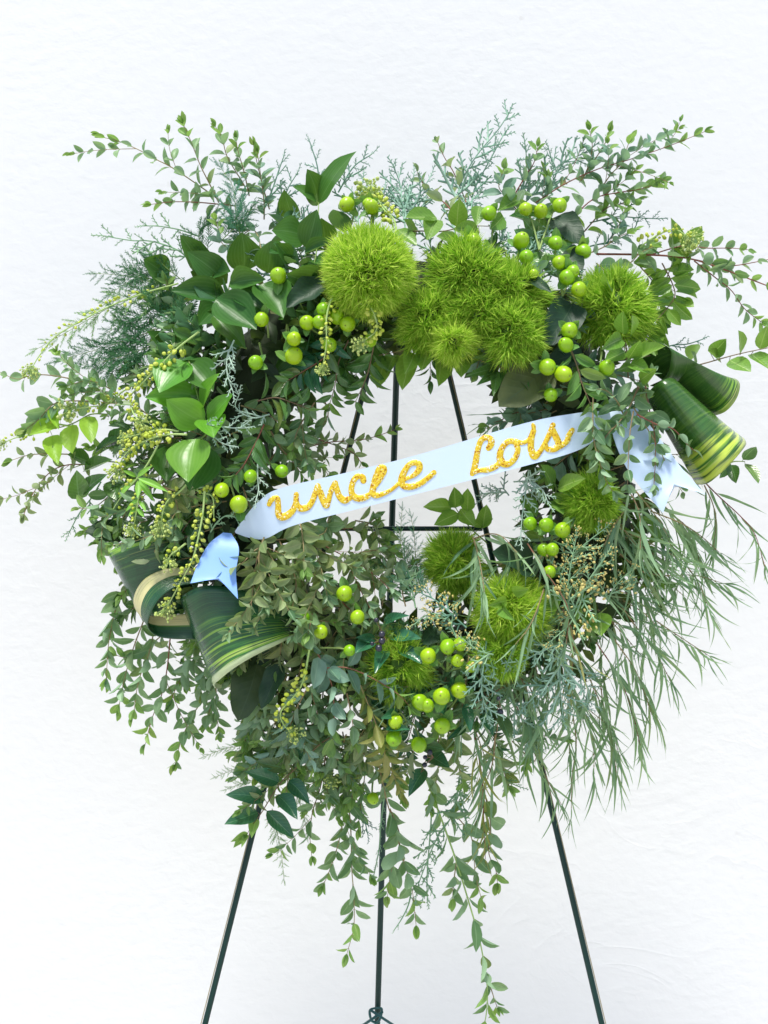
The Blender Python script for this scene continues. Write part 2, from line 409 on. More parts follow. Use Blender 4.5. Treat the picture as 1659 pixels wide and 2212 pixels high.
def cedar(label, reg, path, mat='cedar', L=130, gap=38, lift=(4, 22), rs=5, name='juniper_sprig', cat='juniper', buds=False, group=None, ang=42):
    COUNT[0] += 1; rr = random.Random(COUNT[0] * 11 + 5)
    pl = path3(reg, pts_of(path) if isinstance(path, str) else path, lift[0], lift[1], rr); root = thing(name, label, cat, pl[0], group)
    mb = MB(); mb.tube(pl, rs * PX, rs * PX * .6, 6); tot = length(pl); s = tot * .1; k = 0
    while s < tot:
        p, t = at(pl, s); f = s / tot
        side = t.cross(Vec((0, -1, 0)))
        if side.length < .1: side = Vec((1, 0, 0))
        side.normalize()
        th = R(ang + rr.gauss(0, 9))
        d = t * math.cos(th) + side * (1 if k % 2 else -1) * math.sin(th) + Vec((0, rr.gauss(-.1, .35), 0))
        l = L * PX * (1 - .6 * f) * rr.uniform(.6, 1.25)
        link('branchlet', twig(mat, rr, buds), root, frame(p, d, Vec((rr.gauss(0, .4), -1, rr.gauss(0, .4))), l, l, l))
        s += gap * PX * rr.uniform(.6, 1.3); k += 1
    p, t = at(pl, tot); l = L * PX * .5
    link('branchlet', twig(mat, rr, buds), root, frame(p - t * l * .2, t, Vec((0, -1, .2)), l, l, l))
    me = mb.build('stem', PM[mat]); me.transform(Matrix.Translation(-pl[0])); o = bpy.data.objects.new('stem', me); C.objects.link(o); o.parent = root
    return root
# ------------------------------------------------------------------ feathery plume
_FR = {}
def frond(mat, rr):
    k = rr.randrange(5); key = (mat, k)
    if key not in _FR:
        q = random.Random(k * 7 + 2); mb = MB(); c = q.uniform(-.2, .2)
        ax = [Vec((c * t * t, t, -.15 * t * t)) for t in (0, .25, .5, .75, 1)]
        mb.tube(ax, .012, .006, 3)
        for i in range(72):
            t = .06 + .94 * i / 72; p = Vec((c * t * t, t, -.15 * t * t)); l = .30 * (1 - .75 * t) * q.uniform(.6, 1.2)
            a = q.uniform(0, 6.28); d = Vec((math.cos(a), .75, math.sin(a) * .5)).normalized()
            sd = d.cross(Vec((q.gauss(0, 1), q.gauss(0, 1), q.gauss(0, 1)))).normalized()
            mb.blade(p, p + d * l * .5 + Vec((0, .02, 0)), p + d * l + Vec((0, .08 * l, 0)), .020, sd)
        m = mb.build('frond', PM[mat]); _FR[key] = m
    return _FR[key]
def plume(label, reg, path, mat='fern', L=150, gap=22, lift=(4, 20), rs=3, name='fern_plume', cat='fern', ang=38, group=None):
    COUNT[0] += 1; rr = random.Random(COUNT[0] * 19 + 5)
    pl = path3(reg, pts_of(path), lift[0], lift[1], rr); root = thing(name, label, cat, pl[0], group)
    mb = MB(); mb.tube(pl, rs * PX, rs * PX * .4, 5); tot = length(pl); s = tot * .04; k = 0
    while s < tot:
        p, t = at(pl, s); f = s / tot; side = t.cross(Vec((0, -1, 0)))
        if side.length < .1: side = Vec((1, 0, 0))
        side.normalize(); th = R(ang + rr.gauss(0, 12))
        d = t * math.cos(th) + side * (1 if k % 2 else -1) * math.sin(th) + Vec((0, rr.gauss(-.1, .4), 0))
        l = L * PX * (1 - .7 * f) * rr.uniform(.6, 1.25)
        link('frond', frond(mat, rr), root, frame(p, d, Vec((rr.gauss(0, .4), -1, rr.gauss(0, .4))), l, l, l))
        s += gap * PX * rr.uniform(.6, 1.3); k += 1
    p, t = at(pl, tot); l = L * PX * .45
    link('frond', frond(mat, rr), root, frame(p - t * l * .3, t, Vec((0, -1, .2)), l, l, l))
    me = mb.build('stem', PM['stem_green']); me.transform(Matrix.Translation(-pl[0])); o = bpy.data.objects.new('stem', me); C.objects.link(o); o.parent = root
    return root
# ------------------------------------------------------------------ pepper cress
_CR = {}
def cress_parts():
    if _CR: return
    for k in range(4):
        q = random.Random(k); mb = MB(); b = q.uniform(-.2, .2)
        mb.tube([Vec((0, 0, 0)), Vec((b * .5, .4, .03)), Vec((b, .75, 0))], .035, .035, 3)
        mb.ball(Vec((b, 1.0, 0)), .34, 1, Matrix.Diagonal((1, 1.05, .65)), 8, 6)
        _CR['pod', k] = mb.build('seed_pod', [PM['stem_lime'], PM['pod']])
        mb = MB()
        for i in range(34):
            d = Vec((q.gauss(0, .7), q.uniform(.0, 1.3), q.gauss(0, .7))); d = d.normalized() * q.uniform(.6, 1.0)
            mb.tube([Vec((0, 0, 0)), d * .9], .02, .02, 3, 0, False); mb.ball(d, q.uniform(.07, .13), 1, None, 5, 4)
        _CR['head', k] = mb.build('flower_head', [PM['stem_lime'], PM['flower']])
def cress(label, reg, path, pods=40, size=42, head=45, lift=(12, 30), leaves='', spread=1, name='cress_stem', cat='pepper cress', rs=6):
    cress_parts(); COUNT[0] += 1; rr = random.Random(COUNT[0] * 23 + 5)
    pl = path3(reg, pts_of(path), lift[0], lift[1], rr); root = thing(name, label, cat, pl[0])
    mb = MB(); mb.tube(pl, rs * PX, rs * PX * .5, 6); tot = length(pl)
    pods = int(pods * 1.3)
    for k in range(pods):
        s = tot * (.12 + .86 * (k + rr.random()) / pods); p, t = at(pl, s); f = s / tot
        side = t.cross(Vec((0, -1, 0))).normalized(); a = rr.uniform(0, 6.28)
        up = side.cross(t); r = side * math.cos(a) + up * math.sin(a) * .7
        d = (t * .55 + r); l = size * PX * rr.uniform(.7, 1.25) * (1 - .35 * f)
        link('seed_pod', _CR['pod', rr.randrange(4)], root, frame(p, d, Vec((rr.gauss(0, .6), -1, rr.gauss(0, .6))), l * .85, l, l * .85))
    if head:
        p, t = at(pl, tot)
        for j in range(2):
            l = head * PX * (1 - .3 * j); link('flower_head', _CR['head', rr.randrange(4)], root, frame(p - t * l * .5 * j, t, Vec((0, -1, 0)), l, l, l))
    for q in leaves.split():
        a, b = q.split('>'); bx, by = (float(v) for v in a.split(',')); z = [float(v) for v in b.split(',')]
        x0, y0 = V(reg, bx, by); x1, y1 = V(reg, z[0], z[1]); ds = surf((x0 + x1) / 2, (y0 + y1) / 2) + .03
        B = P(x0, y0, ds); T = P(x1, y1, ds + .008); d = T - B
        link('leaf', leaf('narrow', 'cress', rr), root, frame(B, d, Vec((rr.gauss(0, .4), -1, .4)), z[2] * PX, d.length, d.length))
    me = mb.build('stem', PM['stem_lime']); me.transform(Matrix.Translation(-pl[0])); o = bpy.data.objects.new('stem', me); C.objects.link(o); o.parent = root
    return root
# ------------------------------------------------------------------ hypericum
def berry_mats():
    m, nt, N, L, bs = nodes('hypericum_skin')
    oi = N.new('ShaderNodeObjectInfo')
    col = mixc(nt, oi.outputs['Random'], (.21, .45, .008), (.37, .55, .012))
    tc = N.new('ShaderNodeUVMap'); sx = N.new('ShaderNodeSeparateXYZ'); L.new(tc.outputs[0], sx.inputs[0])
    col = mixc(nt, math_(nt, 'MULTIPLY', ramp(nt, sx.outputs[1], .55, 1), .5), col, (.42, .55, .05))
    L.new(col, bs.inputs['Base Color']); bs.inputs['Roughness'].default_value = .3
    bs.inputs['Subsurface Weight'].default_value = .25; bs.inputs['Subsurface Radius'].default_value = (.7, 1, .1); bs.inputs['Subsurface Scale'].default_value = .004
    return m
_BM = {}
def berry(rr):
    k = rr.randrange(4)
    if k not in _BM:
        q = random.Random(k); mb = MB(); nu, nv = 18, 12; e = q.uniform(1.0, 1.24)
        b = 0
        for j in range(nv + 1):
            th = math.pi * j / nv; z = math.cos(th)
            for i in range(nu):
                a = 2 * math.pi * i / nu; r = math.sin(th) * (1 - .05 * z) * (1 + .025 * math.cos(3 * a) * math.sin(th))
                mb.v.append(Vec((r * math.cos(a), z * e + (.0 if j else -.05), r * math.sin(a)))); mb.uv.append((i / nu, j / nv))
        for j in range(nv):
            for i in range(nu):
                mb.f.append((j * nu + i, j * nu + (i + 1) % nu, (j + 1) * nu + (i + 1) % nu, (j + 1) * nu + i)); mb.mi.append(0)
        # three dark style stubs at the tip
        for h in range(3):
            a = h * 2.09; mb.tube([Vec((0, e * .97, 0)), Vec((.09 * math.cos(a), e * 1.06, .09 * math.sin(a)))], .04, .025, 4, 1)
        _BM[k] = mb.build('berry', [BERRY, PM['stem_brown']])
    return _BM[k]
BERRY = berry_mats()
def hyper(label, spec, base, sepals=5, lift=29):
    """spec: 'x,y[,r[,ax,az]] ...' berries in view pixels; base: view pixel where the stalks meet"""
    COUNT[0] += 1; rr = random.Random(COUNT[0] * 29 + 5)
    B = P(base[0], base[1], surf(*base) + .004); root = thing('hypericum_stem', label, 'hypericum', B)
    mb = MB()
    for q in spec.split():
        z = [float(v) for v in q.split(',')]; x, y = z[:2]; r = (z[2] if len(z) > 2 and z[2] else 17) * S * rr.uniform(.85, 1.0)
        dx, dz = (z[3], z[4]) if len(z) > 4 else (rr.gauss(0, .35), rr.gauss(-.15, .4))
        ax = Vec((dx, -1, dz)).normalized()
        c = P(x, y, surf(x, y) + (lift + (z[5] if len(z) > 5 else rr.uniform(-4, 4))) / 1000)
        bo = link('berry', berry(rr), root, frame(c, ax, Vec((0, 0, 1)), r, r, r))
        back = c - ax * r * 1.05
        mb.tube(catmull([B, B.lerp(back, .6) - ax * r, back], 6), 2.3 * S, 2.0 * S, 5)
        ref = ax.orthogonal().normalized(); a0 = rr.uniform(0, 6.28)
        for h in range(sepals):
            a = a0 + h * 6.283 / sepals + rr.gauss(0, .2); s1 = ref * math.cos(a) + ax.cross(ref) * math.sin(a)
            if s1.z < -.75 and rr.random() < .5: continue
            d = s1 + ax * rr.uniform(-.05, .55); l = r * rr.uniform(1.5, 2.15)
            link('sepal', leaf('eucround', 'sepal', rr), root, frame(back, d, ax + s1 * -.2, l * .62, l, l))
    me = mb.build('stem', PM['stem_green']); me.transform(Matrix.Translation(-B)); o = bpy.data.objects.new('stem', me); C.objects.link(o); o.parent = root
    return root
# ------------------------------------------------------------------ fringed dianthus balls
_TF = {}
def tuft(mat, rr):
    k = rr.randrange(6); key = (mat, k)
    if key not in _TF:
        q = random.Random(k * 3 + 1); mb = MB()
        for i in range(58):
            a = q.uniform(0, 6.28); sp = q.uniform(.02, .62); l = q.uniform(.5, 1.12)
            r = Vec((math.cos(a), 0, math.sin(a))); d = (Vec((0, 1, 0)) + r * sp).normalized()
            p0 = r * q.uniform(0, .10); p1 = p0 + d * l * .55; p2 = p0 + d * l + r * q.uniform(-.15, .3) + Vec((q.gauss(0, .06), -.04, q.gauss(0, .06)))
            sd = d.cross(Vec((q.gauss(0, 1), q.gauss(0, 1), q.gauss(0, 1)))).normalized()
            mb.blade(p0, p1, p2, .038, sd)
            if i % 2 == 0:
                e = p1 + (d + Vec((q.gauss(0, .5), q.gauss(0, .2), q.gauss(0, .5)))).normalized() * l * .4
                mb.blade(p1, p1.lerp(e, .5), e, .034, sd)
        _TF[key] = mb.build('petal_tuft', PM[mat])
    return _TF[key]
def dianthus(label, x, y, r, mat='fringe', n=150, lift=30, squash=.85, tl=.46, gaps=0, seed=0, clump=0, name='green_dianthus', cat='dianthus'):
    COUNT[0] += 1; rr = random.Random(COUNT[0] * 37 + seed)
    r = r * S; c = P(x, y, surf(x, y) + lift / 1000 - r * .35); root = thing(name, label, cat, c)
    mb = MB(); mb.ball(c, r * .5, 0, Matrix.Diagonal((1, squash, 1)), 16, 12); me = mb.build('core', PM['core'])
    me.transform(Matrix.Translation(-c)); o = bpy.data.objects.new('core', me); C.objects.link(o); o.parent = root
    cl = [Vec((rr.gauss(0, 1), rr.gauss(-.3, 1), rr.gauss(0, 1))).normalized() for _ in range(clump)]
    n = int(n * .55)
    for i in range(n):
        yy = 1 - 2 * (i + .5) / n; ph = i * 2.39996; q = math.sqrt(1 - yy * yy)
        d = Vec((q * math.cos(ph), -yy, q * math.sin(ph)))
        if d.y > .55: continue
        if gaps and rr.random() < gaps: continue
        d = (d + Vec((rr.gauss(0, .1), rr.gauss(0, .1), rr.gauss(0, .1)))).normalized(); nd = d.copy()
        if cl:
            k = max(range(len(cl)), key=lambda h: cl[h].dot(d)); m = cl[k]; d = (d * (.86 + .26 * ((k * .618) % 1))); nd = (m * .7 + (d - m) * 2.0 + Vec((0, 0, -.28))).normalized()
        base = c + Vec((d.x, d.y * squash, d.z)) * r * (.50 + rr.uniform(-.08, .06))
        l = r * tl * 1.18 * rr.uniform(.8, 1.15)
        l *= 1 + (.35 * rr.random() if cl else 0)
        link('petal_tuft', tuft(mat, rr), root, frame(base, nd + Vec((rr.gauss(0, .16), rr.gauss(0, .16), rr.gauss(0, .16))), Vec((rr.gauss(0, 1), -1, rr.gauss(0, 1))), l, l, l))
    return root
# ------------------------------------------------------------------ strip between two edge curves
def ruled(name, A, B, mat, nu=40, nv=12, bulge=0):
    a = catmull(A, nu); b = catmull(B, nu); vs = []; uv = []; fs = []
    for i in range(nu + 1):
        for j in range(nv + 1):
            t = j / nv; p = a[i].lerp(b[i], t)
            if bulge:
                k = min(i + 1, nu); k0 = max(i - 1, 0); n = (a[k] + b[k] - a[k0] - b[k0]).cross(b[i] - a[i])
                if n.length > 1e-9: p += n.normalized() * bulge * s_(t)
            vs.append(p); uv.append((t, i / nu))
    for i in range(nu):
        for j in range(nv):
            k = i * (nv + 1) + j; fs.append((k, k + 1, k + nv + 2, k + nv + 1))
    return mesh(name, vs, fs, mat, uv)
# ================================================================== THE SETTING
WALL_Y = 0.30; GROUND_Z = -1.02
def wall():
    m, nt, N, L, bs = nodes('white_stucco')
    st = ramp(nt, noise(nt, 2.2, 5, 'Object', .4), .5, .8)
    col = mixc(nt, math_(nt, 'MULTIPLY', st, .35), (.81, .81, .81), (.77, .76, .74))
    sp = ramp(nt, noise(nt, 42, 2, 'Object'), .76, .80)
    col = mixc(nt, math_(nt, 'MULTIPLY', sp, .25), col, (.55, .53, .5))
    L.new(col, bs.inputs['Base Color']); bs.inputs['Roughness'].default_value = .85; bs.inputs['Specular IOR Level'].default_value = .2
    tc = N.new('ShaderNodeTexCoord'); mp = N.new('ShaderNodeMapping'); L.new(tc.outputs['Object'], mp.inputs[0])
    mp.inputs['Scale'].default_value = (.8, 1, 1.15); mp.inputs['Rotation'].default_value = (0, R(18), 0)
    def nz(sc, det, dist=0, rough=.5):
        n = N.new('ShaderNodeTexNoise'); n.inputs['Scale'].default_value = sc; n.inputs['Detail'].default_value = det; n.inputs['Distortion'].default_value = dist; n.inputs['Roughness'].default_value = rough
        L.new(mp.outputs[0], n.inputs['Vector']); return n.outputs[0]
    n1 = nz(70, 3, .2, .5); n2 = nz(6, 2, .3)
    ridge = math_(nt, 'POWER', math_(nt, 'SUBTRACT', 1, math_(nt, 'MULTIPLY', math_(nt, 'ABSOLUTE', math_(nt, 'SUBTRACT', nz(8, 4, 1.2), .5)), 9)), 3)
    ridge = math_(nt, 'MAXIMUM', ridge, 0)
    ridge = math_(nt, 'MULTIPLY', ridge, ramp(nt, nz(2.4, 2), .5, .72))
    h = math_(nt, 'ADD', math_(nt, 'MULTIPLY', math_(nt, 'MULTIPLY', n1, math_(nt, 'MULTIPLY_ADD', ramp(nt, nz(3.1, 2), .3, .7), .55, .6)), .9), math_(nt, 'ADD', math_(nt, 'MULTIPLY', n2, .9), math_(nt, 'MULTIPLY', ridge, .32)))
    bp = N.new('ShaderNodeBump'); bp.inputs['Strength'].default_value = .36; bp.inputs['Distance'].default_value = .0018
    L.new(h, bp.inputs['Height']); L.new(bp.outputs[0], bs.inputs['Normal'])
    # front face as a gently uneven grid, with a real thickness behind it
    X0, X1, Z0, Z1 = -2.2, 2.2, GROUND_Z, 1.9; nx, nz_ = 110, 74; rr = random.Random(4)
    waves = [(rr.uniform(1.5, 9), rr.uniform(1.5, 9), rr.uniform(0, 6.3), rr.uniform(.0003, .0009)) for _ in range(8)]
    vs = []; fs = []
    for j in range(nz_ + 1):
        for i in range(nx + 1):
            x = X0 + (X1 - X0) * i / nx; z = Z0 + (Z1 - Z0) * j / nz_
            vs.append((x, WALL_Y + sum(a * math.sin(fx * x + fz * z + p) for fx, fz, p, a in waves), z))
    for j in range(nz_):
        for i in range(nx):
            k = j * (nx + 1) + i; fs.append((k, k + 1, k + nx + 2, k + nx + 1))
    b = len(vs); vs += [(X0, WALL_Y + .2, Z0), (X1, WALL_Y + .2, Z0), (X1, WALL_Y + .2, Z1), (X0, WALL_Y + .2, Z1)]
    fs.append((b, b + 3, b + 2, b + 1))
    row = [nz_ * (nx + 1) + i for i in range(nx + 1)]; fs.append(tuple(row) + (b + 2, b + 3))
    fs.append(tuple(j * (nx + 1) for j in range(nz_, -1, -1)) + (b, b + 3)); fs.append(tuple(nx + j * (nx + 1) for j in range(nz_ + 1)) + (b + 2, b + 1))
    tag(link('stucco_wall', mesh('stucco_wall', vs, fs, m)), 'white painted stucco wall behind the wreath and easel', 'wall', kind='structure')
wall()
gm = plain('pale_paving', (.50, .48, .45), (.50, .48, .45), .85, bump=(30, .4))
tag(link('ground', mesh('ground', [(-60, -60, GROUND_Z), (60, -60, GROUND_Z), (60, 60, GROUND_Z), (-60, 60, GROUND_Z)], [(0, 1, 2, 3)], gm, smooth=False)), 'pale paved ground under the easel', None, kind='structure')

# ================================================================== THE EASEL
def ray_to(px, py, z=None, d=None):
    if d is not None: return P(px, py, d)
    v = P(px, py, 0) - Vec((0, -CAM_D, 0)); return Vec((0, -CAM_D, 0)) + v * (z / v.z)
def easel():
    top = P(878, 474, -.07)
    root = thing('wire_easel', 'dark green metal three legged easel standing behind the wreath', 'easel', top)
    bl = P(443, 2212, -.005); br = P(1300, 2212, -.005); bb = P(815, 2212, -.20)
    def leg(a, b, r, off, reflection_strip=True, tx=0):
        a = a.lerp(b, .09); t = (b - a); e = a + t * ((GROUND_Z - a.z) / t.z) if reflection_strip or True else b
        mb = MB(); mb.tube([a - t.normalized() * .01, a.lerp(e, .25), a.lerp(e, .5), e], r, r, 12); mb.tube([e, e + Vec((0, 0, .012))], r * 1.5, r * 1.5, 10)
        me = mb.build('leg', PM['easel']); me.transform(Matrix.Translation(-top)); o = bpy.data.objects.new('leg', me); C.objects.link(o); o.parent = root
        if reflection_strip:
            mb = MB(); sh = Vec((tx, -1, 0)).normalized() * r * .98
            mb.tube([a + sh, e + sh + Vec((0, 0, .02))], r * .16, r * .16, 6)  # warm reflection on the glossy leg, put in as a thin tan strip
            me = mb.build('reflection_strip', PM['tan']); me.transform(Matrix.Translation(-top)); s = bpy.data.objects.new('reflection_strip', me); C.objects.link(s); s.parent = o
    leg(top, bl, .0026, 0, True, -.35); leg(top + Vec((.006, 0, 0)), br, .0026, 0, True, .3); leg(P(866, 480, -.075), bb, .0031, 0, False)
    mb = MB(); mb.tube([P(702, 1142, -.036), P(1042, 1142, -.036)], .0022, .0022, 8)
    me = mb.build('crossbar', PM['easel']); me.transform(Matrix.Translation(-top)); o = bpy.data.objects.new('crossbar', me); C.objects.link(o); o.parent = root
    # bent wire clip round the back leg with two struts
    W_ = lambda x, y, d: P(*V('J', x, y), d)
    mb = MB()
    mb.tube(catmull([W_(1150, 1640, -.185), W_(1140, 1600, -.185), W_(1146, 1572, -.19), W_(1200, 1564, -.19), W_(1212, 1580, -.19), W_(1200, 1630, -.185), W_(1180, 1652, -.185), W_(1150, 1640, -.185)], 30), .0013, .0013, 6)
    mb.tube([W_(1215, 1588, -.185), W_(1000, 1735, -.12)], .0014, .0014, 6)
    mb.tube([W_(1150, 1580, -.185), W_(1400, 1745, -.12)], .0014, .0014, 6)
    me = mb.build('wire_clip', PM['wire']); me.transform(Matrix.Translation(-top)); o = bpy.data.objects.new('wire_clip', me); C.objects.link(o); o.parent = root
easel()

# ================================================================== THE WREATH BASE
def base():
    c = P(RCX, RCY, 0); root = thing('wreath_base', 'round moss wreath form packed with dark short foliage on the easel', 'wreath', c)
    Rm = RR * S; vs = []; fs = []; nu, nv = 72, 16; rr = random.Random(9)
    for i in range(nu):
        a = 2 * math.pi * i / nu
        for j in range(nv):
            b = 2 * math.pi * j / nv; r = .030 * (1 + rr.uniform(-.12, .12))
            vs.append(((Rm + r * math.cos(b)) * math.cos(a), -r * math.sin(b) + .004, (Rm + r * math.cos(b)) * math.sin(a)))
    for i in range(nu):
        for j in range(nv): fs.append((i * nv + j, i * nv + (j + 1) % nv, ((i + 1) % nu) * nv + (j + 1) % nv, ((i + 1) % nu) * nv + j))
    o = bpy.data.objects.new('moss_ring', mesh('moss_ring', vs, fs, PM['moss'])); C.objects.link(o); o.parent = root
    # short foliage pushed in all over the form
    vs = []; fs = []; uv = []
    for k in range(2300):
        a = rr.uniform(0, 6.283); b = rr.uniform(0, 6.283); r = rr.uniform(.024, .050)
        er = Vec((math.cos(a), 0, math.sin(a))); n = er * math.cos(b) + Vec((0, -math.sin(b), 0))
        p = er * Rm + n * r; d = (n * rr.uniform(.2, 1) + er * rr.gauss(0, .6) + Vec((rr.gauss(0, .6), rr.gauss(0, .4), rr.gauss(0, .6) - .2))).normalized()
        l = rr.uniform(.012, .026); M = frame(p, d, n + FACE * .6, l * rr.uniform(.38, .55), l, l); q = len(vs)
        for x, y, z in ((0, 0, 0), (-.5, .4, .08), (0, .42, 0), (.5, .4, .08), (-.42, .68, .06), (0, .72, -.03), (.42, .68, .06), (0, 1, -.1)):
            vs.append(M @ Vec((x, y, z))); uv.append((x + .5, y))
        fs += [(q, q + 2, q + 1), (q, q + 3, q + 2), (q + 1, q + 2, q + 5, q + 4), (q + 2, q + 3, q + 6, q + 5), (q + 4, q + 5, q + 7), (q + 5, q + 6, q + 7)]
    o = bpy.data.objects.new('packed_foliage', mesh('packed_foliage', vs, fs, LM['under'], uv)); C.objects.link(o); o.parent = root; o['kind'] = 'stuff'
base()

# ================================================================== THE RIBBON
def ribbon():
    m, nt, N, L, bs = nodes('pale_blue_satin')
    L.new(mixc(nt, noise(nt, 25, 2), (.60, .75, .95), (.66, .79, .96)), bs.inputs['Base Color']); bs.inputs['Roughness'].default_value = .42
    bs.inputs['Sheen Weight'].default_value = .2
    wv = N.new('ShaderNodeTexWave'); uvn = N.new('ShaderNodeUVMap'); L.new(uvn.outputs[0], wv.inputs[0]); wv.inputs['Scale'].default_value = 160
    bp = N.new('ShaderNodeBump'); bp.inputs['Strength'].default_value = .08; bp.inputs['Distance'].default_value = .0005; L.new(wv.outputs[0], bp.inputs['Height']); L.new(bp.outputs[0], bs.inputs['Normal'])
    g, nt, N, L, bs = nodes('gold_glitter')
    tc = N.new('ShaderNodeTexCoord'); vo = N.new('ShaderNodeTexVoronoi'); vo.inputs['Scale'].default_value = 900; L.new(tc.outputs['Object'], vo.inputs['Vector'])
    sx = N.new('ShaderNodeSeparateXYZ'); L.new(vo.outputs['Color'], sx.inputs[0])
    col = mixc(nt, sx.outputs[0], (.80, .47, .015), (1.0, .80, .07)); col = mixc(nt, ramp(nt, sx.outputs[1], .88, .94), col, (1, .95, .6)); col = mixc(nt, ramp(nt, sx.outputs[2], .86, .92), col, (.55, .22, .01))
    L.new(col, bs.inputs['Base Color']); bs.inputs['Metallic'].default_value = .45; bs.inputs['Roughness'].default_value = .4
    bp = N.new('ShaderNodeBump'); bp.inputs['Strength'].default_value = .3; bp.inputs['Distance'].default_value = .0005; L.new(sx.outputs[1], bp.inputs['Height']); L.new(bp.outputs[0], bs.inputs['Normal'])
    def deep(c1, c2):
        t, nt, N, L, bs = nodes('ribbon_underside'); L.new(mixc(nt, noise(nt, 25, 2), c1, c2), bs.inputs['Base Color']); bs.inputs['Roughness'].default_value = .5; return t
    # band: upper and lower edge in view pixels, metres in front of the plane
    up = [(507, 1148, .070), (528, 1118, .074), (560, 1082, .078), (605, 1055, .080), (760, 1018, .080), (900, 983, .080), (1130, 915, .080), (1240, 893, .079), (1296, 888, .074), (1318, 892, .060)]
    lo = [(509, 1152, .070), (540, 1162, .071), (575, 1163, .074), (635, 1135, .078), (770, 1100, .079), (900, 1067, .080), (1140, 1005, .080), (1235, 978, .078), (1280, 955, .073), (1322, 918, .060)]
    root = thing('ribbon', 'pale blue memorial ribbon with gold glitter script across the wreath', 'ribbon', P(*up[4][:2], up[4][2]))
    def part(name, me, lab=None):
        me.transform(Matrix.Translation(-root_loc(root))); o = bpy.data.objects.new(name, me); C.objects.link(o); o.parent = root
        if lab: o['label'] = lab
        return o
    A = [P(*q) for q in up]; B = [P(*q) for q in lo]
    bm_ = ruled('band', A, B, m, 120, 10); rr = random.Random(3); wv_ = [(rr.uniform(20, 75), rr.uniform(-40, 40), rr.uniform(0, 6.3), rr.uniform(.0002, .0006)) for _ in range(6)]
    for v in bm_.vertices: v.co.y += .0004 + sum(a * math.sin(fx * v.co.x + fz * v.co.z + p) for fx, fz, p, a in wv_) * .55
    part('band', bm_)
    def tail(a, b, notch, m=m):
        A = catmull([P(*q) for q in a], 24); B = catmull([P(*q) for q in b], 24); n = P(*notch); vs = []; uv = []; fs = []
        for i in range(25):
            f = i / 24; mid = A[i].lerp(B[i], .5)
            if f > .5: mid = mid.lerp(n, ((f - .5) / .5) ** 1.5)
            for k, p in enumerate((A[i], A[i].lerp(mid, .5), mid, mid.lerp(B[i], .5), B[i])): vs.append(p); uv.append((k / 4, f * 2))
        for i in range(24):
            for k in range(4): q = i * 5 + k; fs.append((q, q + 1, q + 6, q + 5))
        return mesh('tail', vs, fs, m, uv)
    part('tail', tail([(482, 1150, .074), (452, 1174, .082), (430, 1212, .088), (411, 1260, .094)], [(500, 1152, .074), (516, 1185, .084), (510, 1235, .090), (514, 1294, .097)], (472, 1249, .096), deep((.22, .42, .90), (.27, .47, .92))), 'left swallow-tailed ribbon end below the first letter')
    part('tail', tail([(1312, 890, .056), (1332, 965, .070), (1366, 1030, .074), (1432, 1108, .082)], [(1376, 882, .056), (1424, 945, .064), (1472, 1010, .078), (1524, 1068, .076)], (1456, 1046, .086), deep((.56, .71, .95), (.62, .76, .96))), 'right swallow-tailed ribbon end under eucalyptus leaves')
    from mathutils import kdtree
    kd = kdtree.KDTree(len(bm_.vertices)); rl = root_loc(root)
    for v in bm_.vertices: kd.insert((v.co.x + rl.x, 0, v.co.z + rl.z), v.index)
    kd.balance()
    # lettering: a flat raised stroke that follows the band
    def stroke(mb, reg, pts, w, w2=None):
        pl = []
        for q in pts_of(pts):
            x, y = V(reg, *q[:2]); d = .0816 if x > 600 else .0816 - (600 - x) * .00004
            pl.append((P(x, y, d), (q[2] if len(q) > 2 else 1)))
        n = len(pl) * 6; c = catmull([p for p, _ in pl], n); ws = catmull([Vec((q, 0, 0)) for _, q in pl], n)
        b = len(mb.v); prof_ = [(-1, -.0003), (-.85, .0002), (0, .0003), (.85, .0002), (1, -.0003)]
        for p in c:
            hit = kd.find_n((p.x, 0, p.z), 3); p.y = sum(bm_.vertices[h[1]].co.y for h in hit) / 3 + root_loc(root).y - .0004
        for i, p in enumerate(c):
            t = (c[min(i + 1, n)] - c[max(i - 1, 0)]); t.y = 0; t.normalize(); s = Vec((t.z, 0, -t.x)); ww = w * PX * ws[i].x * .5
            for (u, h) in prof_: mb.v.append(p + s * ww * u + Vec((0, -h, 0))); mb.uv.append((u, i / n))
        for i in range(n):
            for k in range(4): q = b + i * 5 + k; mb.f.append((q, q + 1, q + 6, q + 5)); mb.mi.append(0)
        for e, tdir in ((0, -1), (n, 1)):      # round ends
            t = (c[min(e + 1, n)] - c[max(e - 1, 0)]); t.y = 0; t.normalize(); s = Vec((t.z, 0, -t.x)); ww = w * PX * ws[e].x * .5; q0 = len(mb.v)
            mb.v.append(c[e] + Vec((0, -.0003, 0))); mb.uv.append((0, 0))
            for k in range(9):
                a = math.pi * k / 8; mb.v.append(c[e] + (s * math.cos(a) + t * tdir * math.sin(a)) * ww + Vec((0, .0003, 0))); mb.uv.append((0, 0))
            for k in range(8): mb.f.append((q0, q0 + 1 + k, q0 + 2 + k)); mb.mi.append(0)
    mb = MB(); Z = 29
    stroke(mb, 'E', '88,1034,.9 104,1006,1 135,998,1.1 142,1040,1.1 143,1085,1.3 160,1108,1.5 195,1100,1.4 228,1070,1.2 246,1030,1.1 250,975,1.0', Z)
    stroke(mb, 'E', '246,990,.9 254,1035,1.1 275,1058,1.3 315,1052,1.2 342,1020,1.1 362,970,1.1 378,925,1.1', Z)
    stroke(mb, 'E', '378,925,1 392,960,1.2 408,1005,1.3 428,1042,1.2 442,1010,1.0 456,955,1.0 482,908,1.1', Z)
    stroke(mb, 'E', '482,908,1 492,945,1.1 506,985,1.2 535,1010,1.3 566,1000,1.0', Z)
